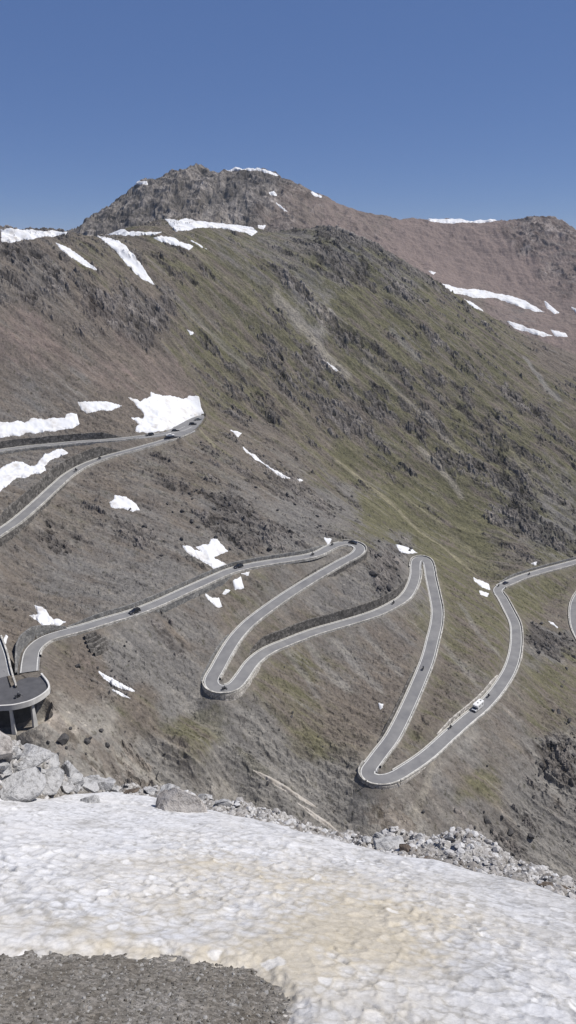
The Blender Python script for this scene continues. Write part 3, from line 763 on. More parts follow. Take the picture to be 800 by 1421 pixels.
for (px_, wt, wb, label) in ((13, .9, 1.2, None), (46, .9, 1.5, None), (67, 1.0, 3.0, 'widest pillar, flared at its foot')):
    e = edge[np.argmin([abs(project(*p)[0] - px_) for p in edge])]; k = int(np.argmin([abs(project(*p)[0] - px_) for p in edge]))
    c = e[:2] - en[k] * .9; zb = min(float(ground(np.array(c[0]), np.array(c[1]))) - 1.0, e[2] - 8)
    bm = bmesh.new(); ang = math.atan2(et[k][1], et[k][0])
    ring = []
    for (z, ww, dd) in ((e[2] - 1.0, wt, .9), (e[2] - 2.2, wt * .8, .8), (zb, wb, 1.3)):
        r = []
        for sx, sy in ((-1, -1), (1, -1), (1, 1), (-1, 1)):
            lx, ly = sx * ww / 2, sy * dd / 2
            r.append(bm.verts.new(local((c[0] + lx * math.cos(ang) - ly * math.sin(ang), c[1] + lx * math.sin(ang) + ly * math.cos(ang), z))))
        ring.append(r)
    for a, b in zip(ring[:-1], ring[1:]):
        for q in range(4): bm.faces.new((a[q], a[(q+1) % 4], b[(q+1) % 4], b[q]))
    bm.faces.new(ring[0]); bm.faces.new(ring[-1][::-1])
    o = bm_obj('pillar', bm, M['concrete'], via)
    if label: o['label'] = label

# lay-by in front of the snow
bm = bmesh.new()
vt = [bm.verts.new(p + np.array([0, 0, .02])) for p in lay]; f = bm.faces.new(vt)
r = bmesh.ops.extrude_face_region(bm, geom=[f]); 
for v_ in [g for g in r['geom'] if isinstance(g, bmesh.types.BMVert)]: v_.co.z -= .8
tag(bm_obj('layby', bm, M['asphalt']), kind='structure')

# stepped stone terraces on the scree
TER = [((117,886),(133,880)),((119,892),(139,884)),((121,898),(146,887)),((124,904),(148,892)),((130,909),(147,900))]
for k, ((a, b), (c, d)) in enumerate(TER):
    p, q = on_ground(a, b), on_ground(c, d)
    if p is None or q is None: continue
    n = 8; L_ = np.linspace(0, 1, n)[:, None]; Q = p * (1 - L_) + q * L_
    Q[:, 2] = ground(Q[:, 0], Q[:, 1]); dr = (q - p)[:2]; dr /= np.linalg.norm(dr); nn = np.array([dr[1], -dr[0]])
    def rl(dd, dz):
        A_ = Q.copy(); A_[:, :2] += nn * dd; A_[:, 2] += dz; return A_
    o = strip('terrace_wall', [rl(-.1, -.8), rl(0, 1.0), rl(.8, .95), rl(1.0, -.8)], M['wall_dark'], closed=True)
    tag(o, ['topmost of the five stepped stone terraces below the road bend', 'second highest of the five stepped stone terraces on the grey scree', 'middle and longest of the five stepped stone terraces on the grey scree', 'fourth of the five stepped stone terraces down the grey scree', 'lowest of the five stepped stone terraces on the grey scree'][k], 'terrace wall', 'stone terraces on the scree')
print('roads', time.time() - T0)
# ------------------------------------------------------------------ snow left on the slopes: every patch a thing of its own
PXF, PYF = project(X, Y, Z)
def snow_patch(poly, label, thick=.7, mat='snow', rag=2.4, deep=0, group=None, name='snow_patch'):
    t = hits(poly, ground_rt); ok = t == t
    if not ok.any(): print('patch missed', label); return
    D = ray(np.array(poly)[:, 0], np.array(poly)[:, 1]); P = D[ok] * t[ok][:, None]
    r = np.hypot(P[:, 0], P[:, 1]); th = np.arctan2(P[:, 0], P[:, 1])
    if not ok.all() or deep: rmax = r.max() * 1.012 + deep
    else: rmax = r.max() * 1.006 + 1.5
    a = max(np.searchsorted(RR, r.min() * .994 - 1.5) - 1, 0); b = np.searchsorted(RR, rmax) + 1
    tha = np.arctan2(D[:, 0], D[:, 1])
    c = np.searchsorted(TH, tha.min() - .004); d = np.searchsorted(TH, tha.max() + .004)
    sl = (slice(a, b), slice(c, d))
    def up2(A):
        n, m = A.shape; i = np.linspace(0, n - 1, 2 * n - 1); j = np.linspace(0, m - 1, 2 * m - 1)
        i0 = np.minimum(i.astype(int), n - 2); j0 = np.minimum(j.astype(int), m - 2); fi = (i - i0)[:, None]; fj = (j - j0)[None]
        B = A[i0] * (1 - fi) + A[i0 + 1] * fi
        return B[:, j0] * (1 - fj) + B[:, j0 + 1] * fj
    x, y, z, u, v = (up2(q[sl]) for q in (X, Y, Z, PXF, PYF))
    px_m = np.hypot(x, y) / FPX                              # metres to one photo pixel here
    n = fbm((x * .9 - y * .4) / (px_m * 22), (x * .4 + y * .9) / (px_m * 8), 5, 201, .6)
    sd = poly_sd(poly, u, v) + n * rag * 1.6
    keep_v = sd > -1.2
    kf = keep_v[:-1, :-1] & keep_v[1:, :-1] & keep_v[:-1, 1:] & keep_v[1:, 1:]
    if not kf.any(): print('patch empty', label); return
    lab = np.where(kf, np.arange(kf.size).reshape(kf.shape) + 1, 0)
    for _ in range(4000):
        m = lab.copy()
        m[1:] = np.maximum(m[1:], lab[:-1]); m[:-1] = np.maximum(m[:-1], lab[1:]); m[:, 1:] = np.maximum(m[:, 1:], lab[:, :-1]); m[:, :-1] = np.maximum(m[:, :-1], lab[:, 1:])
        m = np.where(kf, m, 0)
        if (m == lab).all(): break
        lab = m
    ids, cnt = np.unique(lab[lab > 0], return_counts=True); kf = lab == ids[cnt.argmax()]
    off = np.clip(sd * .5 * px_m * 1.2, -.5, thick) + np.clip(sd, 0, 1) * .12 * fbm(x / 5, y / 5, 3, 205)
    zs = z.copy()
    for _ in range(14):
        zs[1:-1] = .5 * zs[1:-1] + .25 * (zs[:-2] + zs[2:]); zs[:, 1:-1] = .5 * zs[:, 1:-1] + .25 * (zs[:, :-2] + zs[:, 2:])
    z = z + (np.maximum(zs, z - .3) + .12 - z) * sstep(0, 2.5, sd)
    V_ = np.stack([x, y, z + off], -1).reshape(-1, 3)
    F_ = grid_faces(x.shape[0], x.shape[1], kf)
    V_, F_ = compact(V_, F_)
    o = np_mesh(name, V_, F_, M[mat])
    return tag(o, label, 'snow patch', group)

G_RIDGE, G_SLOPE, G_FAR = 'snow patches along the left ridge', 'snow patches on the road slopes', 'snow patches on the far mountains'
for a in [
 ([(0,317),(30,318),(60,320),(95,321),(92,326),(60,329),(30,334),(0,338)], 'broad snow band on the left skyline ridge', G_RIDGE, 8),
 ([(78,337),(90,340),(105,350),(120,362),(134,374),(120,370),(100,358),(85,348)], 'slim slanting snow streak below the left skyline band', G_RIDGE, 0),
 ([(135,327),(150,329),(165,333),(178,345),(190,360),(205,380),(214,395),(200,388),(185,375),(170,360),(158,347),(145,335)], 'long pointed snow tongue running down from the ridge', G_RIDGE, 0),
 ([(135,326),(150,320),(158,316),(165,316),(180,322),(200,322),(225,322),(215,326),(190,326),(160,327)], 'thin snow strip lying along the ridge saddle above the pointed tongue', G_RIDGE, 5),
 ([(212,330),(225,327),(240,330),(255,337),(268,342),(262,346),(245,340),(225,336)], 'small kinked snow strip right of the pointed tongue', G_RIDGE, 0),
 ([(266,334),(275,337),(288,346),(280,344)], 'tiny snow sliver under the large crest patch', G_RIDGE, 0),
 ([(228,303),(245,306),(262,302),(290,308),(320,309),(345,313),(360,322),(350,326),(320,318),(290,316),(270,317),(255,320),(245,321),(238,313)], 'wide forked snow patch on the crest before the dark peak', G_RIDGE, 5),
 ([(357,311),(370,312),(366,320),(358,317)], 'small snow spot at the right end of the crest patch', G_RIDGE, 0),
 ([(300,236),(315,233),(335,230),(360,232),(375,237),(387,244),(372,241),(350,236),(320,237)], 'snow cap on the summit of the dark peak', G_FAR, 20),
 ([(372,267),(380,265),(384,271),(376,271)], 'little snow spot high on the right shoulder of the peak', G_FAR, 0),
 ([(384,282),(392,287),(400,294),(395,293)], 'little snow streak under the spot on the peak shoulder', G_FAR, 0),
 ([(428,264),(437,268),(446,273),(438,272)], 'snow sliver on the descending skyline right of the peak', G_FAR, 12),
 ([(184,253),(192,251),(204,252),(205,256),(190,256)], 'small snow patch on the left shoulder of the dark peak', G_FAR, 12),
 ([(585,300),(600,303),(620,305),(640,303),(670,302),(700,303),(690,307),(640,309),(615,309),(598,307)], 'thin snow line on the skyline of the red ridge', G_FAR, 20),
 ([(608,393),(625,397),(650,402),(680,404),(705,410),(735,420),(755,433),(740,432),(715,422),(690,415),(660,412),(640,408),(620,408)], 'largest snow band in the cirque under the red ridge', G_FAR, 0),
 ([(645,415),(660,414),(665,421),(680,432),(672,432),(655,424)], 'hooked snow strip under the largest band of the cirque', G_FAR, 0),
 ([(705,446),(725,452),(745,458),(768,466),(755,467),(735,462),(715,455)], 'lowest long snow streak at the mouth of the cirque', G_FAR, 0),
 ([(755,417),(765,424),(776,434),(770,436),(760,428)], 'slanting snow streak right of the largest cirque band', G_FAR, 0),
 ([(764,457),(785,463),(788,467),(770,466)], 'short snow streak at the end of the lowest cirque streak', G_FAR, 0),
 ([(793,426),(804,430),(804,440)], 'snow triangle cut by the right picture edge', G_FAR, 0),
 ([(595,376),(605,378),(602,381)], 'snow speck above the green shoulder', G_FAR, 0),
 ([(-20,590),(0,586),(34,585),(43,581),(67,581),(90,579),(92,574),(107,574),(112,589),(94,596),(37,602),(0,607.5),(-20,609)], 'long snow bank above the dark wall at the left edge', G_SLOPE, 0),
 ([(107,557),(125,557),(140,557),(160,560),(172,563),(155,569),(140,569),(122,574),(112,569)], 'snow patch between the left bank and the large fan', G_SLOPE, 0),
 ([(162,539),(176,549),(195,557),(210,551),(210,544.5),(225,549),(240,549),(255,555),(262,549),(276,551),(279,564),(284,574),(270,578),(259,585),(247,591),(232,597),(210,600),(187,599),(189,592),(195,589),(178,578),(199,581),(202,576),(195,568),(187,559),(176,551)], 'large fan shaped snow patch above the parked cars', G_SLOPE, 0),
 ([(-20,655),(0,650),(22,639),(37,645),(52,645),(62,630),(86,622),(98,629),(75,636),(62,647),(64,653),(45,660),(22,664),(0,682),(-20,690)], 'stepped snow patch between the two upper left lanes', G_SLOPE, 0),
 ([(152,697),(160,693),(160,688),(175,689),(190,698),(195,708),(185,711),(170,705),(155,704)], 'isolated snow patch below the upper left road', G_SLOPE, 0),
 ([(253,757),(262,758),(272,763),(280,766),(272,759),(290,755),(292,748),(300,746),(317,765),(303,771),(298,774),(322,786),(305,789),(297,790),(285,780),(268,772),(257,763)], 'forked snow patch above the second black car', G_SLOPE, 0),
 ([(323,806),(334,801),(339,816),(327,818)], 'upper of the three snow spots below the middle road', G_SLOPE, 0),
 ([(307,825),(314,817),(321,819),(314,825)], 'smallest of the three snow spots below the middle road', G_SLOPE, 0),
 ([(286,825),(295,829),(304,829),(309,842),(302,844),(291,834)], 'lowest of the three snow spots below the middle road', G_SLOPE, 0),
 ([(336,796),(347,793),(345,799)], 'snow crumb under the road edge by the second black car', G_SLOPE, 0),
 ([(450,746),(461,748),(455,757)], 'small snow patch behind the upper hairpin', G_SLOPE, 0),
 ([(337,620),(351,630),(381,652),(404,664),(394,664),(370,648),(351,634),(342,628)], 'long narrow snow line slanting down the gully below the parked cars', G_SLOPE, 0),
 ([(406,661),(423,667),(415,668)], 'snow bit at the foot of the long narrow line', G_SLOPE, 0),
 ([(321,597),(336,601),(331,606)], 'snow spot just right of the parking place', G_SLOPE, 0),
 ([(452,501),(471,514),(467,516)], 'thin snow streak in the gully of the green slope', G_SLOPE, 0),
 ([(260,457),(268,462),(265,465)], 'snow speck on the upper brown slope', G_SLOPE, 0),
 ([(549,755),(560,757),(571,762),(579,767),(567,768),(556,767)], 'snow patch behind the middle hairpin beside dark crags', G_SLOPE, 0),
 ([(657,801),(678,811),(680,818),(669,814),(659,807)], 'brick shaped snow patch left of the right hand bend', G_SLOPE, 0),
 ([(666,820),(678,824),(676,827.5),(667,824)], 'short snow strip under the brick shaped patch', G_SLOPE, 0),
 ([(737,782),(745,780),(744,784)], 'snow crumb above the road at the right', G_SLOPE, 0),
 ([(760,861),(768,863),(774,871),(764,866)], 'faint snow streak on the grass right of the bend', G_SLOPE, 0),
 ([(138,932),(150,937),(165,946),(187,959),(169,956),(154,950),(144,942)], 'snow streak on the brown slope right of the viaduct', G_SLOPE, 0),
 ([(149,954),(165,959),(181,969),(169,966)], 'thinner snow streak just below the one right of the viaduct', G_SLOPE, 0),
 ([(47,838),(64,847),(75,858),(92,863),(81,868),(60,868),(41,854),(52,852)], 'snow patch behind the curved wall above the viaduct', G_SLOPE, 0),
 ([(8,878),(12,883),(10,893),(4,897),(3,892)], 'small upright snow patch between the viaduct lanes', G_SLOPE, 0),
 ([(526,976),(533,976),(532,983),(528,985)], 'lone snow dot left of the long straight', G_SLOPE, 0),
]:
    snow_patch(a[0], a[1], group=a[2], deep=a[3], thick=.24 if a[2] is not G_FAR else .9)
G_DIRT = 'grimy snow tongues in the lower gully'
snow_patch([(349,1067),(374,1077),(400,1092),(443,1122),(426,1115),(400,1100),(370,1083)], 'upper grimy snow tongue lying in the scree gully', .5, 'dirty_snow', .7, group=G_DIRT)
snow_patch([(400,1106),(426,1121),(456,1141),(477,1160),(460,1151),(437,1136),(419,1119)], 'lower grimy snow tongue reaching the foreground rubble', .5, 'dirty_snow', .7, group=G_DIRT)
print('snow', time.time() - T0)
# ------------------------------------------------------------------ the viewer's own slope: old snow, gravel, rock rim
GS, GB, EYE = .72, .15, 1.7
def slope_hit(px, py):
    d = ray(px, py); t = -EYE / (d[..., 2] + GS * d[..., 1] + GB * d[..., 0]); return d * t[..., None]
EDGE = np.array([(-260,1150),(-120,1128),(0,1113),(60,1108),(120,1102),(160,1101),(200,1106),(260,1119),(330,1133),(400,1147),(450,1159),(520,1178),(560,1187),(600,1193),(660,1208),(720,1224),(760,1234),(800,1250),(900,1292),(1000,1345)], float)
TOPL = np.array([(-260,1030),(-120,1000),(0,1026),(30,1036),(60,1056),(90,1072),(120,1084),(160,1097),(200,1096),(260,1098),(330,1118),(400,1138),(450,1151),(520,1160),(545,1156),(600,1160),(650,1160),(690,1180),(720,1198),(760,1214),(800,1228),(900,1270),(1000,1320)], float)
ep = slope_hit(EDGE[:, 0], EDGE[:, 1]); e_th = np.arctan2(ep[:, 0], ep[:, 1]); e_r = np.hypot(ep[:, 0], ep[:, 1])
dt_ = ray(TOPL[:, 0], TOPL[:, 1]); t_th = np.arctan2(dt_[:, 0], dt_[:, 1]); t_sl = dt_[:, 2] / np.hypot(dt_[:, 0], dt_[:, 1])
def rim(r, th):
    """height and distance past the snow edge on the near slope"""
    re = np.interp(th, e_th, e_r); sl = np.interp(th, t_th, t_sl)
    Wd = np.interp(th, [-.6, -.1, .15, .3, .6], [1.0, .9, 1.5, 1.6, 1.5])
    x = r * np.sin(th); y = r * np.cos(th); e = r - re
    pl = -EYE - GS * y - GB * x
    rt = re + .65 * Wd; plt = -EYE - GS * rt * np.cos(th) - GB * rt * np.sin(th)
    hump = sl * rt - plt
    z = pl + hump * sstep(-.15, .65 * Wd, e) - 1.25 * np.maximum(e - .65 * Wd, 0) - .5 * np.maximum(e - Wd * .9, 0)
    z += .10 * fbm(x / 1.6, y / 1.6, 3, 301) * sstep(4, 1, r * 0 + 1 - e) 
    return z, e, Wd
fth = np.radians(np.linspace(-62, 62, 700)); fr_ = np.concatenate([np.linspace(.35, 1.2, 12, endpoint=False), np.exp(np.linspace(math.log(1.2), math.log(9.5), 560, endpoint=False)), np.linspace(9.5, 15.5, 130)])
FR, FT = np.meshgrid(fr_, fth, indexing='ij'); FX = FR * np.sin(FT); FY = FR * np.cos(FT)
FZ, FE, FW = rim(FR, FT)
lft = sstep(-.2, -.34, FT)
w1, w2, wid = worley(FX / .22, FY / .22, 311)
rubz = sstep(.0, .25, FE)
v1, v2, vid = worley((FX + .08 * fbm(FX / .2, FY / .2, 3, 317)) / .13, FY / .11, 319)
rel = ((.085 + .08 * lft) * (wid - .35) * sstep(0, .12, w2 - w1) + .045 * (vid - .4) * sstep(0, .15, v2 - v1)) * (.06 + rubz) + rubz * .16 * fbm(FX / .5, FY / .5, 4, 313) + .012 * fbm(FX / .06, FY / .06, 3, 315)
FZ = FZ + rel
cA = np.array((.15, .136, .117)) * (1 - rubz[..., None]) + np.array((.2, .19, .18)) * rubz[..., None]; cB = np.array((.38, .375, .37))
gm = (np.clip(.5 + .8 * fbm(FX / .35, FY / .35, 4, 321) + .35 * (wid - .5), 0, 1) * (.35 + .65 * rubz))[..., None]
fcol = cA * (1 - gm) + cB * gm
def ground_mat():
    m, nt, b = new_mat('near_gravel')
    at = N(nt, 'ShaderNodeAttribute', attribute_name='cover'); geo = N(nt, 'ShaderNodeNewGeometry')
    n1 = noise_node(nt, geo.outputs['Position'], 26, 6, .75)
    r1 = ramp(nt, n1.outputs['Fac'], [(.3, (.5, .49, .47)), (.5, (.95, .95, .95)), (.7, (1.5, 1.48, 1.45))])
    v = N(nt, 'ShaderNodeTexVoronoi'); v.inputs['Scale'].default_value = 45; nt.links.new(geo.outputs['Position'], v.inputs['Vector'])
    sp_ = N(nt, 'ShaderNodeSeparateColor'); nt.links.new(v.outputs['Color'], sp_.inputs['Color'])
    r2 = ramp(nt, sp_.outputs['Red'], [(0, (.65, .64, .62)), (1, (1.25, 1.25, 1.25))])
    c = mul_col(nt, mul_col(nt, at.outputs['Color'], r1.outputs['Color']), r2.outputs['Color'])
    nt.links.new(c, b.inputs['Base Color']); b.inputs['Roughness'].default_value = .95; b.inputs['Specular IOR Level'].default_value = .1
    bump(nt, b, n1.outputs['Fac'], .9, .02); return m
tag(np_mesh('gravel_ground', np.stack([FX, FY, FZ], -1).reshape(-1, 3), grid_faces(*FX.shape), ground_mat(), attrs={'cover': fcol.reshape(-1, 3)}), kind='structure')

# the snow sheet
GRAV = [(-400,1316),(0,1320),(60,1322),(140,1328),(200,1331),(240,1331),(290,1334),(330,1345),(362,1357),(385,1372),(396,1392),(388,1408),(378,1440),(360,1560),(-400,1640)]
gpoly = slope_hit(np.array(GRAV)[:, 0], np.array(GRAV)[:, 1])[:, :2]
sdg = -poly_sd(gpoly, FX, FY)
edge_n = fbm(FX / .35, FY / .35, 4, 331)
sds = np.minimum(-FE + .10 * edge_n - .02, sdg + .12 * edge_n + .05 * fbm(FX / .06, FY / .06, 3, 333))
rot = math.radians(-24); SX = FX * math.cos(rot) + FY * math.sin(rot); SY = -FX * math.sin(rot) + FY * math.cos(rot)
wx = .045 * fbm(FX / .25, FY / .25, 4, 341, .6); wy = .06 * fbm(FX / .25, FY / .25, 4, 343, .6)
c1, c2, cid = worley((SX + wx) / .095, (SY + wy) / .11, 351)
d1, d2, did = worley((SX + wx) / .045, (SY + wy) / .055, 361)
cup = .03 * np.minimum(c1, .9) ** 2 * (.4 + 1.2 * cid) - .02 * sstep(.4, .9, ridged((SX + wx) / .34, (SY + wy) / .16, 4, 397, .65)) + .009 * np.minimum(d1, .9) ** 2
cupamp = np.clip(.75 + .9 * fbm(FX / 1.4, FY / 1.4, 3, 371), .25, 1.4)
big = .06 * fbm(FX / 1.1, FY / 1.1, 3, 381) + .035 * fbm(SX / .6, SY / .3, 3, 383)
SNZ = FZ - rel + np.clip(sds * .35, -.12, .05) + (cup * cupamp + big * .7) * sstep(.0, .5, sds)
dirt_b = fbm(FX / .9, FY / .7, 4, 391)
def blob(px, py, rx, ry):
    c = slope_hit(np.array(px, float), np.array(py, float)); a = slope_hit(np.array(px + rx, float), np.array(py, float)); b2 = slope_hit(np.array(px, float), np.array(py - ry, float))
    return np.exp(-(((FX - c[0]) / abs(a[0] - c[0])) ** 2 + ((FY - c[1]) / abs(b2[1] - c[1])) ** 2))
stain = .55 * blob(420, 1270, 260, 60) + .9 * blob(150, 1290, 130, 30) + .8 * blob(440, 1320, 120, 55) + .7 * blob(560, 1290, 90, 35) + .55 * blob(310, 1190, 80, 25) + .8 * blob(400, 1345, 60, 40) + .5 * blob(210, 1320, 200, 12) + .5 * blob(600, 1338, 40, 15) + .4 * blob(470, 1240, 160, 40)
dirt = np.clip(stain * (.55 + .9 * dirt_b + .7 * (np.minimum(c1, .8) - .4)) + .10 + .25 * dirt_b + .35 * sstep(.12, .0, sdg) , 0, 1)
ripple = ridged((SX + wx) / .34, (SY + wy) / .16, 4, 397, .65)
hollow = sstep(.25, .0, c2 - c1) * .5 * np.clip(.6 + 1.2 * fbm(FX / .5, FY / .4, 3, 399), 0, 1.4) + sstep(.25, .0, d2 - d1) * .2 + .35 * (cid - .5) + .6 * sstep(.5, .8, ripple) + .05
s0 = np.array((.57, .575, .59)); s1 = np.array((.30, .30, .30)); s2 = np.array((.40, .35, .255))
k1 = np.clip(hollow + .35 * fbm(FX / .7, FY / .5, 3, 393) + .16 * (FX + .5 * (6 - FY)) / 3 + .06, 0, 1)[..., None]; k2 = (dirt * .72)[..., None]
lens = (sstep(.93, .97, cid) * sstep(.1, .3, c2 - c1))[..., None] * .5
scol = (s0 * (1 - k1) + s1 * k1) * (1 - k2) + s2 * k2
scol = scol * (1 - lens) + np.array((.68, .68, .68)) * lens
def near_snow():
    m, nt, b = new_mat('sun_cupped_snow')
    at = N(nt, 'ShaderNodeAttribute', attribute_name='cover'); geo = N(nt, 'ShaderNodeNewGeometry')
    n1 = noise_node(nt, geo.outputs['Position'], 40, 5, .7)
    r1 = ramp(nt, n1.outputs['Fac'], [(.3, (.88, .88, .88)), (.6, (1.05, 1.05, 1.05))])
    nt.links.new(mul_col(nt, at.outputs['Color'], r1.outputs['Color']), b.inputs['Base Color'])
    b.inputs['Roughness'].default_value = .6; b.inputs['Specular IOR Level'].default_value = .25
    bump(nt, b, n1.outputs['Fac'], .4, .012); return m
kv = sds > -.12; kf = kv[:-1, :-1] & kv[1:, :-1] & kv[:-1, 1:] & kv[1:, 1:]
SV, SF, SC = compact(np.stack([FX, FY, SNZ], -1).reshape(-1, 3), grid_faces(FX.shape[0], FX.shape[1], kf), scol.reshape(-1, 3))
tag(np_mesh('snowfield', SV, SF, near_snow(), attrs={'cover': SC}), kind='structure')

def near_z(x, y):
    x = np.asarray(x, float); y = np.asarray(y, float)
    r = np.hypot(x, y); th = np.arctan2(x, y)
    i = np.clip(np.searchsorted(fr_, r), 0, len(fr_) - 1); j = np.clip(np.searchsorted(fth, th), 0, len(fth) - 1)
    return FZ[i, j]
def near_hit(px, py):
    d = ray(px, py); d = d / np.linalg.norm(d)
    for t in np.arange(1.5, 19, .02):
        p = d * t; r = math.hypot(p[0], p[1])
        if r < 15 and p[2] < near_z(p[0], p[1]): return p
    return d * 9.5

# ------------------------------------------------------------------ rocks
def rock_bm(rng, scale=(1, 1, 1), cuts=12, sub=3, rough=.05):
    bm = bmesh.new(); bmesh.ops.create_icosphere(bm, subdivisions=sub, radius=1)
    co = np.array([v.co for v in bm.verts])
    for k in range(cuts):
        n = rng.normal(size=3); n /= np.linalg.norm(n); d = rng.uniform(.42, .78)
        h = co @ n - d; co = co - np.where(h > 0, h, 0)[:, None] * n
    co = co + co * (rough * fbm(co[:, 0] * 2.3 + co[:, 2] * 1.7, co[:, 1] * 2.3 - co[:, 2], 4, int(rng.integers(1000))))[:, None] * 2
    co = co * np.array(scale)
    for v, c in zip(bm.verts, co): v.co = c
    return bm

def rock_mat(name, c1, c2, c3, scale):
    m, nt, b = new_mat(name); tc = N(nt, 'ShaderNodeTexCoord')
    n = noise_node(nt, tc.outputs['Object'], scale, 7, .7)
    r = ramp(nt, n.outputs['Fac'], [(.25, c1), (.5, c2), (.72, c2), (.85, c3)])
    mu = noise_node(nt, tc.outputs['Object'], scale * 5, 4, .7)
    rm = ramp(nt, mu.outputs['Fac'], [(.36, (.45, .44, .43)), (.5, (1, 1, 1))])
    nt.links.new(mul_col(nt, r.outputs['Color'], rm.outputs['Color'], .8), b.inputs['Base Color'])
    b.inputs['Roughness'].default_value = .9; b.inputs['Specular IOR Level'].default_value = .2
    bump(nt, b, n.outputs['Fac'], .9, .12); return m
M['rock_pale'] = rock_mat('pale_limestone', (.2, .2, .2), (.4, .4, .4), (.42, .32, .26), 3.2)
M['rock_rust'] = rock_mat('rust_tinged_limestone', (.22, .19, .17), (.38, .36, .34), (.38, .25, .19), 2.4)
M['rock_dark'] = rock_mat('dark_schist', (.035, .034, .034), (.07, .067, .066), (.12, .11, .1), 1.5)
M['rock_brown'] = rock_mat('brown_stone', (.07, .055, .045), (.13, .105, .085), (.2, .16, .13), 3)
rng = np.random.default_rng(12)
def near_rock(px, py, rpx, label, asp=(1, .9, .75), mat='rock_pale', rz=None, tilt=.25, name='rock', group=None, cuts=14, sink=0.):
    p = near_hit(px, py + rpx * asp[2] * .15); dist = float(np.linalg.norm(p)); R = rpx / FPX * dist
    bm = rock_bm(rng, [a * R for a in asp], cuts, 4 if rpx > 14 else 3)
    o = bm_obj(name, bm, M[mat], smooth=False)
    yc = p[1] + R * .1
    zg = min(float(near_z(p[0], yc)), float(near_z(p[0], yc - .7 * R * asp[1])))      # the lower of the ground under it and at its near foot
    o.location = (p[0], yc, min(p[2] + R * .1, zg + R * asp[2] * .3))
    o.rotation_euler = (rng.uniform(-tilt, tilt), rng.uniform(-tilt, tilt), rng.uniform(-.5, .5) if rz is None else rz)
    return tag(o, label, 'rock', group)
G_OUT = 'rocks of the pale outcrop at the left edge'
for a in [
 (-8,1038,40,'topmost and largest rock of the pale outcrop, cut by the left edge',(1,.9,.8),'rock_rust'),
 (38,1056,30,'big block beside the topmost rock of the pale outcrop',(1,.9,.8),'rock_pale'),
 (30,1022,11,'small pale stone perched on top of the outcrop',(1,.8,.7),'rock_rust'),
 (18,1092,36,'broad low rock at the foot of the pale outcrop, at the left edge',(1.1,.9,.7),'rock_pale'),
 (66,1086,30,'cracked grey rock in the middle of the outcrop just above the snow',(1.1,.9,.8),'rock_pale'),
 (72,1054,18,'angular stone on the falling crest of the outcrop',(1.1,.8,.7),'rock_pale'),
 (97,1078,24,'leaning pale slab right of the cracked grey rock',(.7,.9,1.1),'rock_pale'),
 (123,1074,19,'square stone near the right end of the outcrop',(1,.9,.75),'rock_pale'),
 (116,1089,20,'flat rock at the snow edge below the square stone',(1.2,.8,.5),'rock_pale'),
 (146,1091,17,'last low rock where the outcrop meets the snow',(1.3,.8,.6),'rock_pale'),
]: near_rock(*a[:4], asp=a[4], mat=a[5], group=G_OUT)
for k in range(26):
    a = rng.uniform(-5, 158); b = np.interp(a, [0, 30, 60, 90, 120, 160], [1050, 1052, 1072, 1084, 1090, 1099]) + rng.uniform(-16, 22) * (1 - a / 220)
    near_rock(a, b, rng.uniform(7, 15), 'small angular stone wedged among the rocks of the pale outcrop', asp=(rng.uniform(.9, 1.5), .8, rng.uniform(.6, 1.1)), tilt=.7, cuts=9, group='small stones wedged in the pale outcrop')
G_RIM = 'single rocks along the rubble rim of the snow'
for a in [
 (254,1091,31,'large rounded pale boulder with a rusty crown on the rim of the snow',(1.2,.85,1.35),'rock_rust'),
 (236,1098,14,'rock leaning against the left foot of the rusty crowned boulder',(1,.8,.7),'rock_pale'),
 (284,1108,11,'rock at the right foot of the rusty crowned boulder',(1.3,.8,.6),'rock_pale'),
 (212,1100,11,'small stone left of the rusty crowned boulder',(1.2,.8,.6),'rock_pale'),
 (184,1099,10,'small flat stone between the outcrop and the rusty crowned boulder',(1.4,.8,.5),'rock_brown'),
 (310,1115,12,'small rock on the rim where it dips to the right of the boulder',(1.2,.8,.6),'rock_pale'),
 (541,1174,20,'flat bluish slab lying at the snow edge in the middle of the rim',(1.4,.8,.5),'rock_pale'),
 (566,1178,11,'brown stone right beside the flat bluish slab',(1.3,.8,.6),'rock_brown'),
 (527,1160,9,'small upright stone above the flat bluish slab',(.8,.8,1),'rock_pale'),
 (508,1167,8,'small stone left of the flat bluish slab',(1.2,.8,.6),'rock_pale'),
 (583,1160,8,'pale stone on the left end of the right hand rubble crest',(1.2,.8,.7),'rock_pale'),
 (627,1160,8,'pale knob on top of the right hand rubble crest',(1.2,.9,.8),'rock_pale'),
 (648,1162,7,'second knob of the right hand rubble crest, close to the first',(1,.9,.8),'rock_pale'),
 (663,1173,6,'stone on the right shoulder of the rubble crest',(1.2,.8,.6),'rock_pale'),
 (693,1190,6,'stone low on the right flank of the rubble crest',(1.1,.8,.7),'rock_pale'),
 (712,1202,6,'last pale stone at the right end of the rubble crest',(1.2,.8,.7),'rock_pale'),
 (600,1196,9,'brown stone between snow edge and rubble crest',(1.4,.8,.5),'rock_brown'),
 (760,1230,9,'brown stone beside the snow near the right edge',(1.5,.8,.5),'rock_brown'),
 (788,1236,9,'brown stone at the far right end of the snow rim',(1.5,.8,.5),'rock_brown'),
]: near_rock(*a[:4], asp=a[4], mat=a[5], group=G_RIM)
near_rock(467, 1303, 5, 'single small dark stone lying on the snow', asp=(1.3,.7,.5), mat='rock_brown', name='stone')

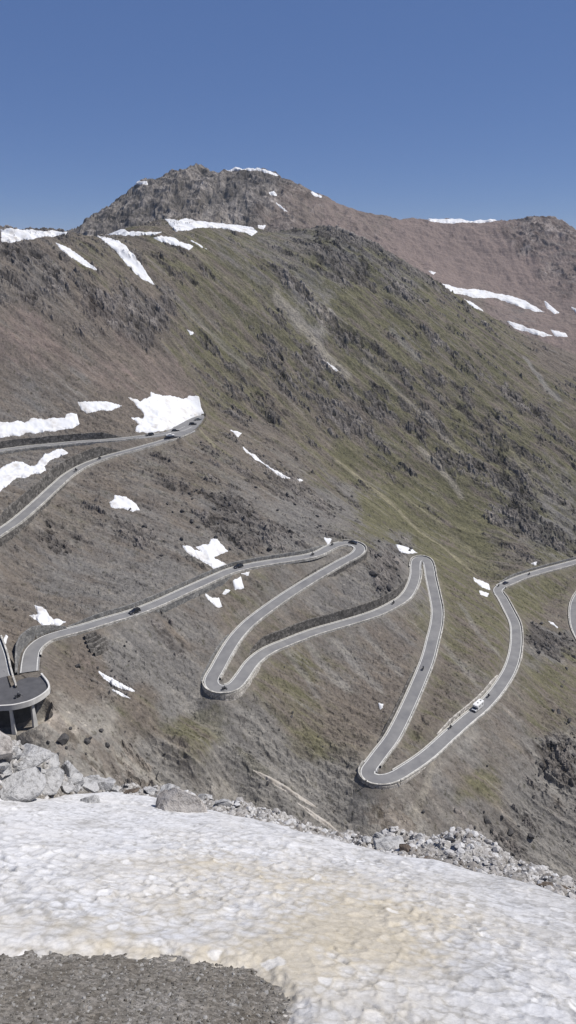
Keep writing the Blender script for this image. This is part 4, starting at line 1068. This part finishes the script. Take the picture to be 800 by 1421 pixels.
def scatter_mesh(name, pts, sizes, mat, seed, flat=.65, sub=1):
    rg = np.random.default_rng(seed); bm = bmesh.new(); bmesh.ops.create_icosphere(bm, subdivisions=sub, radius=1)
    base = np.array([v.co for v in bm.verts]); bf = np.array([[v.index for v in f.verts] for f in bm.faces]); bm.free()
    n = len(pts); V_ = np.repeat(base[None], n, 0)
    for k in range(4):
        nn = rg.normal(size=(n, 1, 3)); nn /= np.linalg.norm(nn, axis=2, keepdims=True)
        h = (V_ * nn).sum(-1) - rg.uniform(.3, .75, (n, 1)); V_ = V_ - np.where(h > 0, h, 0)[..., None] * nn
    V_ = V_ * (rg.uniform(.6, 1.3, (n, 1, 3)) * np.array([1.15, 1, flat]))
    a = rg.uniform(0, 6.28, n); ca_, sa_ = np.cos(a)[:, None], np.sin(a)[:, None]
    x = V_[..., 0] * ca_ - V_[..., 1] * sa_; y = V_[..., 0] * sa_ + V_[..., 1] * ca_
    V_ = np.stack([x, y, V_[..., 2]], -1) * np.asarray(sizes)[:, None, None] + np.asarray(pts)[:, None, :]
    F_ = (bf[None] + (np.arange(n) * len(base))[:, None, None]).reshape(-1, 3)
    shade = np.repeat(rg.uniform(0, 1, n), len(base))
    return np_mesh(name, V_.reshape(-1, 3), F_, mat, smooth=False, attrs={'tone': shade})
def stone_mix(name, c1, c2, c3):
    m, nt, b = new_mat(name); at = N(nt, 'ShaderNodeAttribute', attribute_name='tone'); geo = N(nt, 'ShaderNodeNewGeometry')
    r = ramp(nt, at.outputs['Fac'], [(0, c1), (.55, c2), (1, c3)])
    n = noise_node(nt, geo.outputs['Position'], 60, 4); r2 = ramp(nt, n.outputs['Fac'], [(.3, (.7, .7, .7)), (.7, (1.25, 1.25, 1.25))])
    nt.links.new(mul_col(nt, r.outputs['Color'], r2.outputs['Color']), b.inputs['Base Color']); b.inputs['Roughness'].default_value = .9
    b.inputs['Specular IOR Level'].default_value = .15; return m
n = 9500
th = rng.uniform(-.62, .62, n); re = np.interp(th, e_th, e_r)
Wd = np.interp(th, [-.6, -.1, .15, .3, .6], [1.0, .9, 1.5, 1.6, 1.5])
e = rng.uniform(-.1, 1.0, n) ** 1.0 * (Wd + .5)
r = re + e; x = r * np.sin(th); y = r * np.cos(th); sz = .012 * np.exp(rng.exponential(.55, n)).clip(1, 4.5)
tag(scatter_mesh('rubble', np.stack([x, y, near_z(x, y) + sz * .2], -1), sz, stone_mix('rim_rubble', (.16, .145, .13), (.36, .35, .34), (.46, .46, .46)), 3), kind='stuff')
gx0, gy0 = gpoly.min(0); gx1, gy1 = gpoly.max(0)
n = 80000; x = rng.uniform(max(gx0, -2.4), 1.0, n); y = rng.uniform(1.2, gy1 + .1, n)
s_ = poly_sd(gpoly, x, y); ok = s_ > -.03; x, y = x[ok], y[ok]; sz = .0021 * np.exp(rng.exponential(.52, len(x))).clip(1, 6)
tag(scatter_mesh('gravel', np.stack([x, y, near_z(x, y) + sz * .25], -1), sz, stone_mix('gravel_stones', (.075, .068, .058), (.155, .146, .13), (.26, .255, .245)), 5), kind='stuff')
print('near', time.time() - T0)
# ------------------------------------------------------------------ vehicles
def paint(name, c, rough=.3):
    m, nt, b = new_mat(name); geo = N(nt, 'ShaderNodeTexCoord'); n = noise_node(nt, geo.outputs['Object'], 3, 4)
    r = ramp(nt, n.outputs['Fac'], [(.3, tuple(q * .85 for q in c)), (.7, c)]); nt.links.new(r.outputs['Color'], b.inputs['Base Color'])
    b.inputs['Roughness'].default_value = rough; b.inputs['Coat Weight'].default_value = .4; return m
M['p_black'] = paint('black_paint', (.012, .012, .014)); M['p_grey'] = paint('grey_paint', (.12, .125, .13)); M['p_white'] = paint('white_paint', (.75, .75, .73))
M['p_blue'] = paint('dark_blue_paint', (.015, .022, .045)); M['glass'] = paint('tinted_glass', (.012, .015, .018), .08); M['tyre'] = paint('tyre_rubber', (.015, .015, .015), .85)
M['rim'] = paint('alloy_rim', (.4, .4, .42), .35); M['lamp'] = paint('lamp_lens', (.7, .7, .72), .15); M['red'] = paint('tail_lens', (.35, .01, .01), .3)
M['cloth'] = paint('rider_cloth', (.02, .02, .025), .8); M['helmet'] = paint('helmet_shell', (.25, .25, .25), .3); M['plastic'] = paint('dark_plastic', (.03, .03, .03), .6)

def prism(prof, w0, w1=None, ztop=None):
    """side profile (x,z) swept across y; upper points may be narrower"""
    bm = bmesh.new(); L, R = [], []
    zs = [p[1] for p in prof]; z0, z1 = min(zs), max(zs)
    for x, z in prof:
        w = w0 if w1 is None else w0 + (w1 - w0) * (z - z0) / (z1 - z0)
        L.append(bm.verts.new((x, w / 2, z))); R.append(bm.verts.new((x, -w / 2, z)))
    bm.faces.new(L); bm.faces.new(R[::-1])
    for k in range(len(prof)):
        q = (k + 1) % len(prof); bm.faces.new((L[k], R[k], R[q], L[q]))
    return bm
def cyl_y(r, w, c, seg=18):
    bm = bmesh.new(); bmesh.ops.create_cone(bm, cap_ends=True, segments=seg, radius1=r, radius2=r, depth=w, matrix=Matrix.Translation(c) @ Matrix.Rotation(math.pi / 2, 4, 'X')); return bm
def box(c, s):
    bm = bmesh.new(); bmesh.ops.create_cube(bm, size=1, matrix=Matrix.Translation(c) @ Matrix.Diagonal((*s, 1))); return bm
def join(*bms):
    out = bmesh.new()
    for b in bms:
        me = bpy.data.meshes.new('t'); b.to_mesh(me); b.free(); out.from_mesh(me); bpy.data.meshes.remove(me)
    return out
def soften(bm, w=.05):
    bmesh.ops.bevel(bm, geom=[e for e in bm.edges if len(e.link_faces) == 2 and e.calc_face_angle(0) > .5], offset=w, segments=2, affect='EDGES', clamp_overlap=True); return bm

def make_car(kind='saloon'):
    root = empty('parked_car')
    low = soften(prism([(-2.15,.32),(-2.2,.62),(-2.1,.9),(-1.2,.95),(.9,.93),(1.75,.84),(2.15,.66),(2.18,.32)], 1.78), .09)
    if kind == 'suv': cab = [(-2.05,.9),(-1.85,1.58),(-1.4,1.66),(.1,1.62),(.95,.9)]
    else: cab = [(-1.75,.9),(-1.15,1.38),(-.7,1.45),(.15,1.42),(1.0,.9)]
    body = join(low, soften(prism(cab, 1.68, 1.28), .06))
    bm_obj('body', body, M['p_black'], root)
    zt_ = 1.5 if kind == 'suv' else 1.33
    (xr, zr_), (xf, zf) = cab[1], cab[3]
    # glass: a panel a finger's breadth proud of each side of the cabin
    def pane(verts):
        bm = bmesh.new(); bm.faces.new([bm.verts.new(v) for v in verts]); 
        r_ = bmesh.ops.extrude_face_region(bm, geom=bm.faces[:]); 
        return bm
    hgt = cab[2][1] - .9
    def wy(z): return (1.68 + (1.28 - 1.68) * (z - .9) / hgt) / 2 + .012
    for s in (1, -1):
        v = [(cab[0][0] + .38, s * wy(.98), .98), (cab[1][0] + .2, s * wy(zt_), zt_), (cab[3][0] - .05, s * wy(zt_), zt_), (cab[4][0] - .25, s * wy(.98), .98)]
        bm = bmesh.new(); bm.faces.new([bm.verts.new(q) for q in v]); bm_obj('window', bm, M['glass'], root)
    def slant(a, b, push):
        ax, az = a; bx, bz = b; v = []
        for f, in ((.12,), (.88,)):
            x_, z_ = ax + (bx - ax) * f + push, az + (bz - az) * f + .012; w_ = wy(z_) - .1
            v.append([(x_, w_, z_), (x_, -w_, z_)])
        bm = bmesh.new(); bm.faces.new([bm.verts.new(q) for q in (v[0][0], v[0][1], v[1][1], v[1][0])]); return bm
    bm_obj('windscreen', slant(cab[4], cab[3], .014), M['glass'], root); bm_obj('rear_window', slant(cab[0], cab[1], -.014), M['glass'], root)
    for x_ in (1.32, -1.33):
        for s in (1, -1):
            wh = bm_obj('wheel', soften(cyl_y(.33, .22, (x_, s * .8, .33)), .03), M['tyre'], root)
            bm_obj('rim', cyl_y(.2, .02, (x_, s * .915, .33), 12), M['rim'], wh)
    for s in (1, -1):
        bm_obj('headlight', box((2.1, s * .62, .68), (.14, .32, .13)), M['lamp'], root)
        bm_obj('tail_light', box((-2.14, s * .66, .76), (.1, .26, .13)), M['red'], root)
        bm_obj('mirror', soften(box((.72, s * .95, .98), (.14, .16, .12)), .03), M['p_black'], root)
    return root

def kids(o): return [c for c in bpy.data.objects if c.parent == o]
def copy_tree(o, parent=None):
    c = o.copy(); COL.objects.link(c)
    if parent: c.parent = parent
    for k in kids(o): copy_tree(k, c)
    return c
def repaint(root, mat):
    for k in kids(root):
        if k.name.split('.')[0] in ('body', 'mirror'):
            k.data = k.data.copy(); k.data.materials.clear(); k.data.materials.append(mat)

def road_at(rd, px, py):
    u, v = project(rd.P[:, 0], rd.P[:, 1], rd.P[:, 2]); return int(np.argmin((u - px) ** 2 + (v - py) ** 2))
def set_on_road(o, rd, px, py, side, fwd=1, dz=.04):
    k = road_at(rd, px, py); p = rd.P[k]; t = rd.T[k] * fwd
    d = np.hypot(*(rd.P[min(k+3, len(rd.P)-1)] - rd.P[max(k-3, 0)])[:2]); pit = (rd.P[min(k+3, len(rd.P)-1), 2] - rd.P[max(k-3, 0), 2]) / d * fwd
    o.location = (p[0] + rd.L[k, 0] * side, p[1] + rd.L[k, 1] * side, p[2] + dz)
    o.rotation_euler = (0, -math.atan(pit), math.atan2(t[1], t[0]))
def set_at(o, px, py, z, rz):
    p = pz(px, py, z); o.location = p; o.rotation_euler = (0, 0, rz)

saloon, suv = make_car('saloon'), make_car('suv')
tag(suv, 'black car driving up the middle road right of the viaduct', 'car', 'cars on the mountain road')
set_on_road(suv, main_road, 186, 849, -.2, -1); suv.name = 'car'
tag(saloon, 'black car turning round the upper hairpin', 'car', 'cars on the mountain road'); saloon.name = 'car'
set_on_road(saloon, main_road, 489, 757, .6, 1)
for proto, px, py, side, fwd, mat, lab in [(suv, 333, 789, 1.2, -1, 'p_black', 'black car on the middle road close under the forked snow patch'),
                                     (saloon, 703, 810, .5, 1, 'p_blue', 'dark car in the kink of the road at the right')]:
    c = copy_tree(proto); tag(c, lab, 'car', 'cars on the mountain road'); c.name = 'car'; repaint(c, M[mat]); set_on_road(c, main_road, px, py, side, fwd)
for proto, px, py, rz, mat, lab in [(suv, 244, 599, .25, 'p_black', 'black car parked nearest the snow fan in the lay-by'), (suv, 268, 589.5, .2, 'p_black', 'black car parked in the middle of the lay-by'),
                              (saloon, 275, 583, .5, 'p_grey', 'grey car parked at the upper end of the lay-by'), (saloon, 237, 605.5, .2, 'p_white', 'white car standing at the front edge of the lay-by')]:
    c = copy_tree(proto); tag(c, lab, 'car', 'cars parked in the lay-by by the snow'); c.name = 'parked_car'; repaint(c, M[mat]); set_at(c, px, py, LAY_Z + .04, rz)
c = copy_tree(suv); tag(c, 'dark car on the highest lane left of the lay-by', 'car', 'cars on the mountain road'); c.name = 'car'; set_on_road(c, up_high, 209, 605, 0, 1)

mh = empty('motorhome'); tag(mh, 'white motorhome driving on the long ramp above the lowest hairpin', 'motorhome')
bm_obj('body', soften(prism([(-3.4,.45),(-3.4,2.95),(1.9,2.95),(2.45,2.7),(2.5,2.05),(1.75,1.95),(1.75,.45)], 2.25), .12), M['p_white'], mh)
bm_obj('cab', soften(prism([(1.7,.45),(1.7,1.98),(2.2,1.9),(2.85,1.2),(3.35,1.02),(3.4,.45)], 2.0, 1.8), .08), M['p_white'], mh)
bm = bmesh.new(); bm.faces.new([bm.verts.new(q) for q in ((2.86,.88,1.22),(2.86,-.88,1.22),(2.25,-.82,1.9),(2.25,.82,1.9))]); bm_obj('windscreen', bm, M['glass'], mh)
bm_obj('grille', box((3.39, 0, .7), (.06, 1.3, .25)), M['plastic'], mh); bm_obj('bumper', soften(box((3.38, 0, .5), (.2, 2.0, .2)), .05), M['plastic'], mh)
for s in (1, -1):
    for x_, w_ in ((-2.2, 1.0), (.3, 1.1)):
        wf = bm_obj('window', soften(box((x_, s * 1.125, 1.95), (w_, .05, .55)), .02), M['glass'], mh)
    bm_obj('cab_window', box((2.15, s * .955, 1.5), (.55, .03, .45)), M['glass'], mh)
    bm_obj('headlight', box((3.3, s * .78, .85), (.2, .26, .2)), M['lamp'], mh); bm_obj('tail_light', box((-3.41, s * .95, .9), (.05, .18, .4)), M['red'], mh)
    bm_obj('mirror', box((2.6, s * 1.15, 1.45), (.12, .2, .32)), M['plastic'], mh)
    for x_ in (2.45, -1.9):
        wh = bm_obj('wheel', soften(cyl_y(.36, .24, (x_, s * .93, .36)), .03), M['tyre'], mh); bm_obj('rim', cyl_y(.22, .02, (x_, s * 1.06, .36), 12), M['rim'], wh)
bm_obj('rear_window', box((-3.41, 0, 2.0), (.05, 1.2, .5)), M['glass'], mh)
for x_ in (-2.3, .2): bm_obj('roof_vent', soften(box((x_, 0, 3.0), (.6, .6, .14)), .03), M['plastic'], mh)
set_on_road(mh, main_road, 665, 984, .8, -1)

def skin_body(name, verts, edges, radii, mat):
    me = bpy.data.meshes.new(name); me.from_pydata(verts, edges, []); o = link(bpy.data.objects.new(name, me))
    sk = o.modifiers.new('skin', 'SKIN'); o.modifiers.new('sub', 'SUBSURF').levels = 1; o.modifiers['sub'].render_levels = 1
    for v, r_ in zip(me.skin_vertices[0].data, radii): v.radius = (r_, r_)
    me.skin_vertices[0].data[0].use_root = True
    dg = bpy.context.evaluated_depsgraph_get(); dg.update()
    m2 = bpy.data.meshes.new_from_object(o.evaluated_get(dg)); bpy.data.objects.remove(o)
    o = link(bpy.data.objects.new(name, m2)); m2.materials.clear(); m2.materials.append(mat)
    for p in m2.polygons: p.use_smooth = True
    return o
def make_bike():
    root = empty('motorcycle')
    bm_obj('frame', soften(prism([(-.75,.75),(-.95,.95),(-.3,.9),(.1,1.0),(.4,.98),(.62,1.2),(.72,1.0),(.55,.45),(-.3,.35)], .36, .26), .04), M['p_black'], root)
    bm_obj('seat', soften(box((-.35, 0, .93), (.8, .3, .1)), .03), M['plastic'], root)
    bm_obj('handlebar', cyl_y(.022, .78, (.45, 0, 1.12), 8), M['plastic'], root)
    for x_ in (.78, -.72):
        wh = bm_obj('wheel', soften(cyl_y(.33, .15, (x_, 0, .33)), .04), M['tyre'], root); bm_obj('rim', cyl_y(.2, .16, (x_, 0, .33), 12), M['rim'], wh)
    for s in (1, -1): bm_obj('pannier', soften(box((-.72, s * .33, .72), (.45, .22, .36)), .03), M['plastic'], root)
    bm_obj('headlight', soften(box((.74, 0, 1.0), (.1, .2, .18)), .03), M['lamp'], root)
    return root
def make_rider():
    v = [(-.28,0,1.02),(-.25,0,1.25),(-.1,0,1.5),(-.02,0,1.62),(.04,0,1.74),(.06,0,1.84)]
    e = [(0,1),(1,2),(2,3),(3,4),(4,5)]; r = [.17,.17,.19,.08,.12,.1]
    for s in (1, -1):
        n = len(v); v += [(-.08,s*.2,1.5),(.1,s*.32,1.27),(.42,s*.33,1.13)]; e += [(2,n),(n,n+1),(n+1,n+2)]; r += [.09,.06,.045]
        n = len(v); v += [(-.2,s*.14,1.0),(.2,s*.22,.85),(-.1,s*.24,.48),(.06,s*.24,.42)]; e += [(0,n),(n,n+1),(n+1,n+2),(n+2,n+3)]; r += [.12,.09,.06,.05]
    o = skin_body('person', v, e, r, M['cloth'])
    bm = bmesh.new(); bmesh.ops.create_uvsphere(bm, u_segments=16, v_segments=10, radius=.15, matrix=Matrix.Translation((.06, 0, 1.8)) @ Matrix.Diagonal((1.15, .95, 1.05, 1)))
    h = bm_obj('helmet', bm, M['helmet'], o, True)
    vb_ = soften(box((.2, 0, 1.8), (.08, .2, .09)), .03); bm_obj('visor', vb_, M['glass'], h)
    return o
bike, rider = make_bike(), make_rider(); first = True
for rd, px, py, side, fwd, lab in [(main_road, 589, 930, -.3, -1, 'alone on the long straight above the lowest hairpin'), (main_road, 547, 838, .5, 1, 'by the end of the high dark wall'),
        (main_road, 678, 967, 1.0, -1, 'right behind the white motorhome'), (main_road, 627, 1010, 1.9, -1, 'ahead of the white motorhome near the edge line'),
        (main_road, 311, 955, -.6, 1, 'on the turn of the left lower hairpin'), (main_road, 462, 757, 1.0, -1, 'entering the upper hairpin from the left'),
        (main_road, 735, 798, 0, 1, 'on the road beyond the dark car at the right'), (main_road, 697, 818, 1, 1, 'following the dark car in the kink at the right'), (main_road, 434, 769, 0, -1, 'on the middle road left of the upper hairpin'),
        (up_low, 104, 655, -1, -1, 'on the upper left road beside the tall blackish wall'), (up_low, 140, 638, .3, -1, 'on the upper left road below the lay-by'), (main_road, 24, 973, -2.0, 1, 'on the fresh asphalt of the viaduct')]:
    b_ = bike if first else copy_tree(bike); p_ = rider if first else copy_tree(rider); first = False
    tag(b_, 'dark motorcycle ' + lab, 'motorcycle', 'motorcycles on the pass road'); tag(p_, 'dark clad rider on the motorcycle ' + lab, 'person', 'motorcycle riders')
    set_on_road(b_, rd, px, py, side, fwd, .06); p_.location = b_.location; p_.rotation_euler = b_.rotation_euler

# marker posts by the lowest hairpin and the road edges
def post(rd, px, py, side, lab, h=1.5):
    bm = join(soften(box((0, 0, h / 2 - .3), (.16, .16, h + .6)), .03), soften(box((0, 0, h - .1), (.5, .12, .5)), .03))
    o = bm_obj('marker_post', bm, M['plastic']); set_on_road(o, rd, px, py, side, 1); o.rotation_euler[1] = 0
    tag(o, lab, 'marker post', 'dark marker posts')
post(main_road, 514, 1081, -3.9, 'dark marker post at the left of the lowest hairpin'); post(main_road, 548, 1081, -3.9, 'dark marker post at the right of the lowest hairpin')
post(main_road, 573, 806, 3.9, 'dark marker post inside the bend before the middle hairpin', 1.2)

# ------------------------------------------------------------------ dark boulders loosened from the crags
G_BOU = 'dark boulders strewn over the slopes'
protos = []
rng = np.random.default_rng(44)
for k in range(7):
    me = bpy.data.meshes.new('boulder'); bm = rock_bm(rng, (1, rng.uniform(.7, 1), rng.uniform(.6, .9)), 12, 2, .06); bm.to_mesh(me); bm.free(); me.materials.append(M['rock_dark']); protos.append(me)
ZONES = [(548,785,18,22,22,1.6,'dark boulder in the crag between the upper and middle hairpins'), (765,885,35,30,22,1.2,'dark boulder on the grey slope right of the right hand bend'), (340,700,60,45,30,1.2,'dark boulder on the scree above the middle road'),
         (430,715,40,30,22,1.1,'dark boulder on the scree left of the green gully'), (270,660,50,35,18,1.1,'dark boulder on the brown slope below the lay-by'), (200,745,60,40,20,1.0,'dark boulder on the slope left of the forked snow patch'),
         (180,920,50,35,16,.9,'dark boulder on the scree right of the stepped terraces'), (770,1040,35,35,30,1.2,'dark boulder in the broken crag at the lower right edge'), (700,1165,50,25,24,1.1,'dark boulder on the slope above the right hand rubble crest'), (470,1020,60,40,10,.9,'dark boulder on the brown slope left of the lowest hairpin'),
         (120,1035,50,22,16,1.0,'dark boulder among the pale rocks below the viaduct'), (340,880,20,20,6,.9,'dark boulder between the legs of the left lower hairpin')]
for zx, zy, sx, sy, n_, s_, lab in ZONES:
    q = np.stack([rng.normal(zx, sx, n_), rng.normal(zy, sy, n_)], 1); t_ = hits(q, ground_rt)
    for (a, b), tt in zip(q, t_):
        if tt != tt or tt > 700: continue
        p = pt(a, b, tt); 
        if np.min(np.hypot(np.vstack([r_.P for r_ in ROADS])[:, 0] - p[0], np.vstack([r_.P for r_ in ROADS])[:, 1] - p[1])) < 5.5: continue
        if inside(dk, np.array(p[0]), np.array(p[1])): continue
        R_ = s_ * float(np.exp(rng.normal(-.35, .45)))
        o = bpy.data.objects.new('boulder', protos[int(rng.integers(7))]); COL.objects.link(o)
        o.location = (p[0], p[1], float(ground(np.array(p[0]), np.array(p[1]))) + R_ * .2); o.scale = (R_, R_, R_)
        o.rotation_euler = (rng.uniform(-.5, .5), rng.uniform(-.5, .5), rng.uniform(0, 6.28)); tag(o, lab, 'boulder', lab.replace('dark boulder', 'dark boulders'))
print('things', time.time() - T0)
# ------------------------------------------------------------------ camera, sun, sky
cam_d = bpy.data.cameras.new('camera'); cam = link(bpy.data.objects.new('camera', cam_d))
cam_d.sensor_fit = 'VERTICAL'; cam_d.sensor_height = 24.0; cam_d.lens = 24.0 * FPX / 1421
cam_d.clip_start = .05; cam_d.clip_end = 12000
cam.location = (0, 0, 0); cam.rotation_euler = (math.radians(90) - PITCH, 0, 0)
scene.camera = cam
SUN_EL, SUN_AZ = math.radians(56), math.radians(80)        # azimuth clockwise from the view direction (+Y): from the right
sv = Vector((math.sin(SUN_AZ) * math.cos(SUN_EL), math.cos(SUN_AZ) * math.cos(SUN_EL), math.sin(SUN_EL)))
sl_ = bpy.data.lights.new('sun', 'SUN'); sl_.energy = 4.6; sl_.angle = math.radians(.5); sl_.color = (1, .955, .9)
so = link(bpy.data.objects.new('sun', sl_)); so.rotation_euler = (-sv).to_track_quat('-Z', 'Y').to_euler()
w = bpy.data.worlds.new('World'); scene.world = w; w.use_nodes = True
nt = w.node_tree; bg = nt.nodes['Background']
sky = nt.nodes.new('ShaderNodeTexSky'); sky.sky_type = 'NISHITA'; sky.sun_disc = False
sky.sun_elevation = SUN_EL; sky.sun_rotation = SUN_AZ; sky.altitude = 5000; sky.air_density = 1.0; sky.dust_density = 0; sky.ozone_density = 3
mx = nt.nodes.new('ShaderNodeMix'); mx.data_type = 'RGBA'; mx.inputs['Factor'].default_value = .62
nt.links.new(sky.outputs['Color'], mx.inputs['A']); mx.inputs['B'].default_value = (.98, 1.9, 4.75, 1)
nt.links.new(mx.outputs['Result'], bg.inputs['Color']); bg.inputs['Strength'].default_value = .07
scene.view_settings.view_transform = 'Standard'; scene.view_settings.look = 'None'; scene.view_settings.gamma = 1
scene.view_settings.exposure = .34; scene.view_settings.use_curve_mapping = False
scene.cycles.max_bounces = 4; scene.cycles.diffuse_bounces = 2
scene.cycles.use_adaptive_sampling = False; scene.cycles.use_denoising = True; scene.cycles.denoising_input_passes = 'RGB_ALBEDO_NORMAL'; scene.cycles.denoising_prefilter = 'NONE'
hz = bpy.data.materials.new('mountain_air'); hz.use_nodes = True; hn = hz.node_tree; hn.nodes.remove(hn.nodes['Principled BSDF'])
pv = hn.nodes.new('ShaderNodeVolumePrincipled'); pv.inputs['Density'].default_value = .00006; pv.inputs['Color'].default_value = (.78, .85, .95, 1)
hn.links.new(pv.outputs['Volume'], hn.nodes['Material Output'].inputs['Volume'])
bm = bmesh.new(); zlo = float(min(Z.min(), FZ.min())) - 1; zhi = float(Z.max()) + 25
bmesh.ops.create_cube(bm, size=1, matrix=Matrix.Translation((0, 1600, (zlo + zhi) / 2)) @ Matrix.Diagonal((13400, 10200, zhi - zlo, 1)))
tag(bm_obj('haze', bm, hz), kind='stuff')
print('script', time.time() - T0)
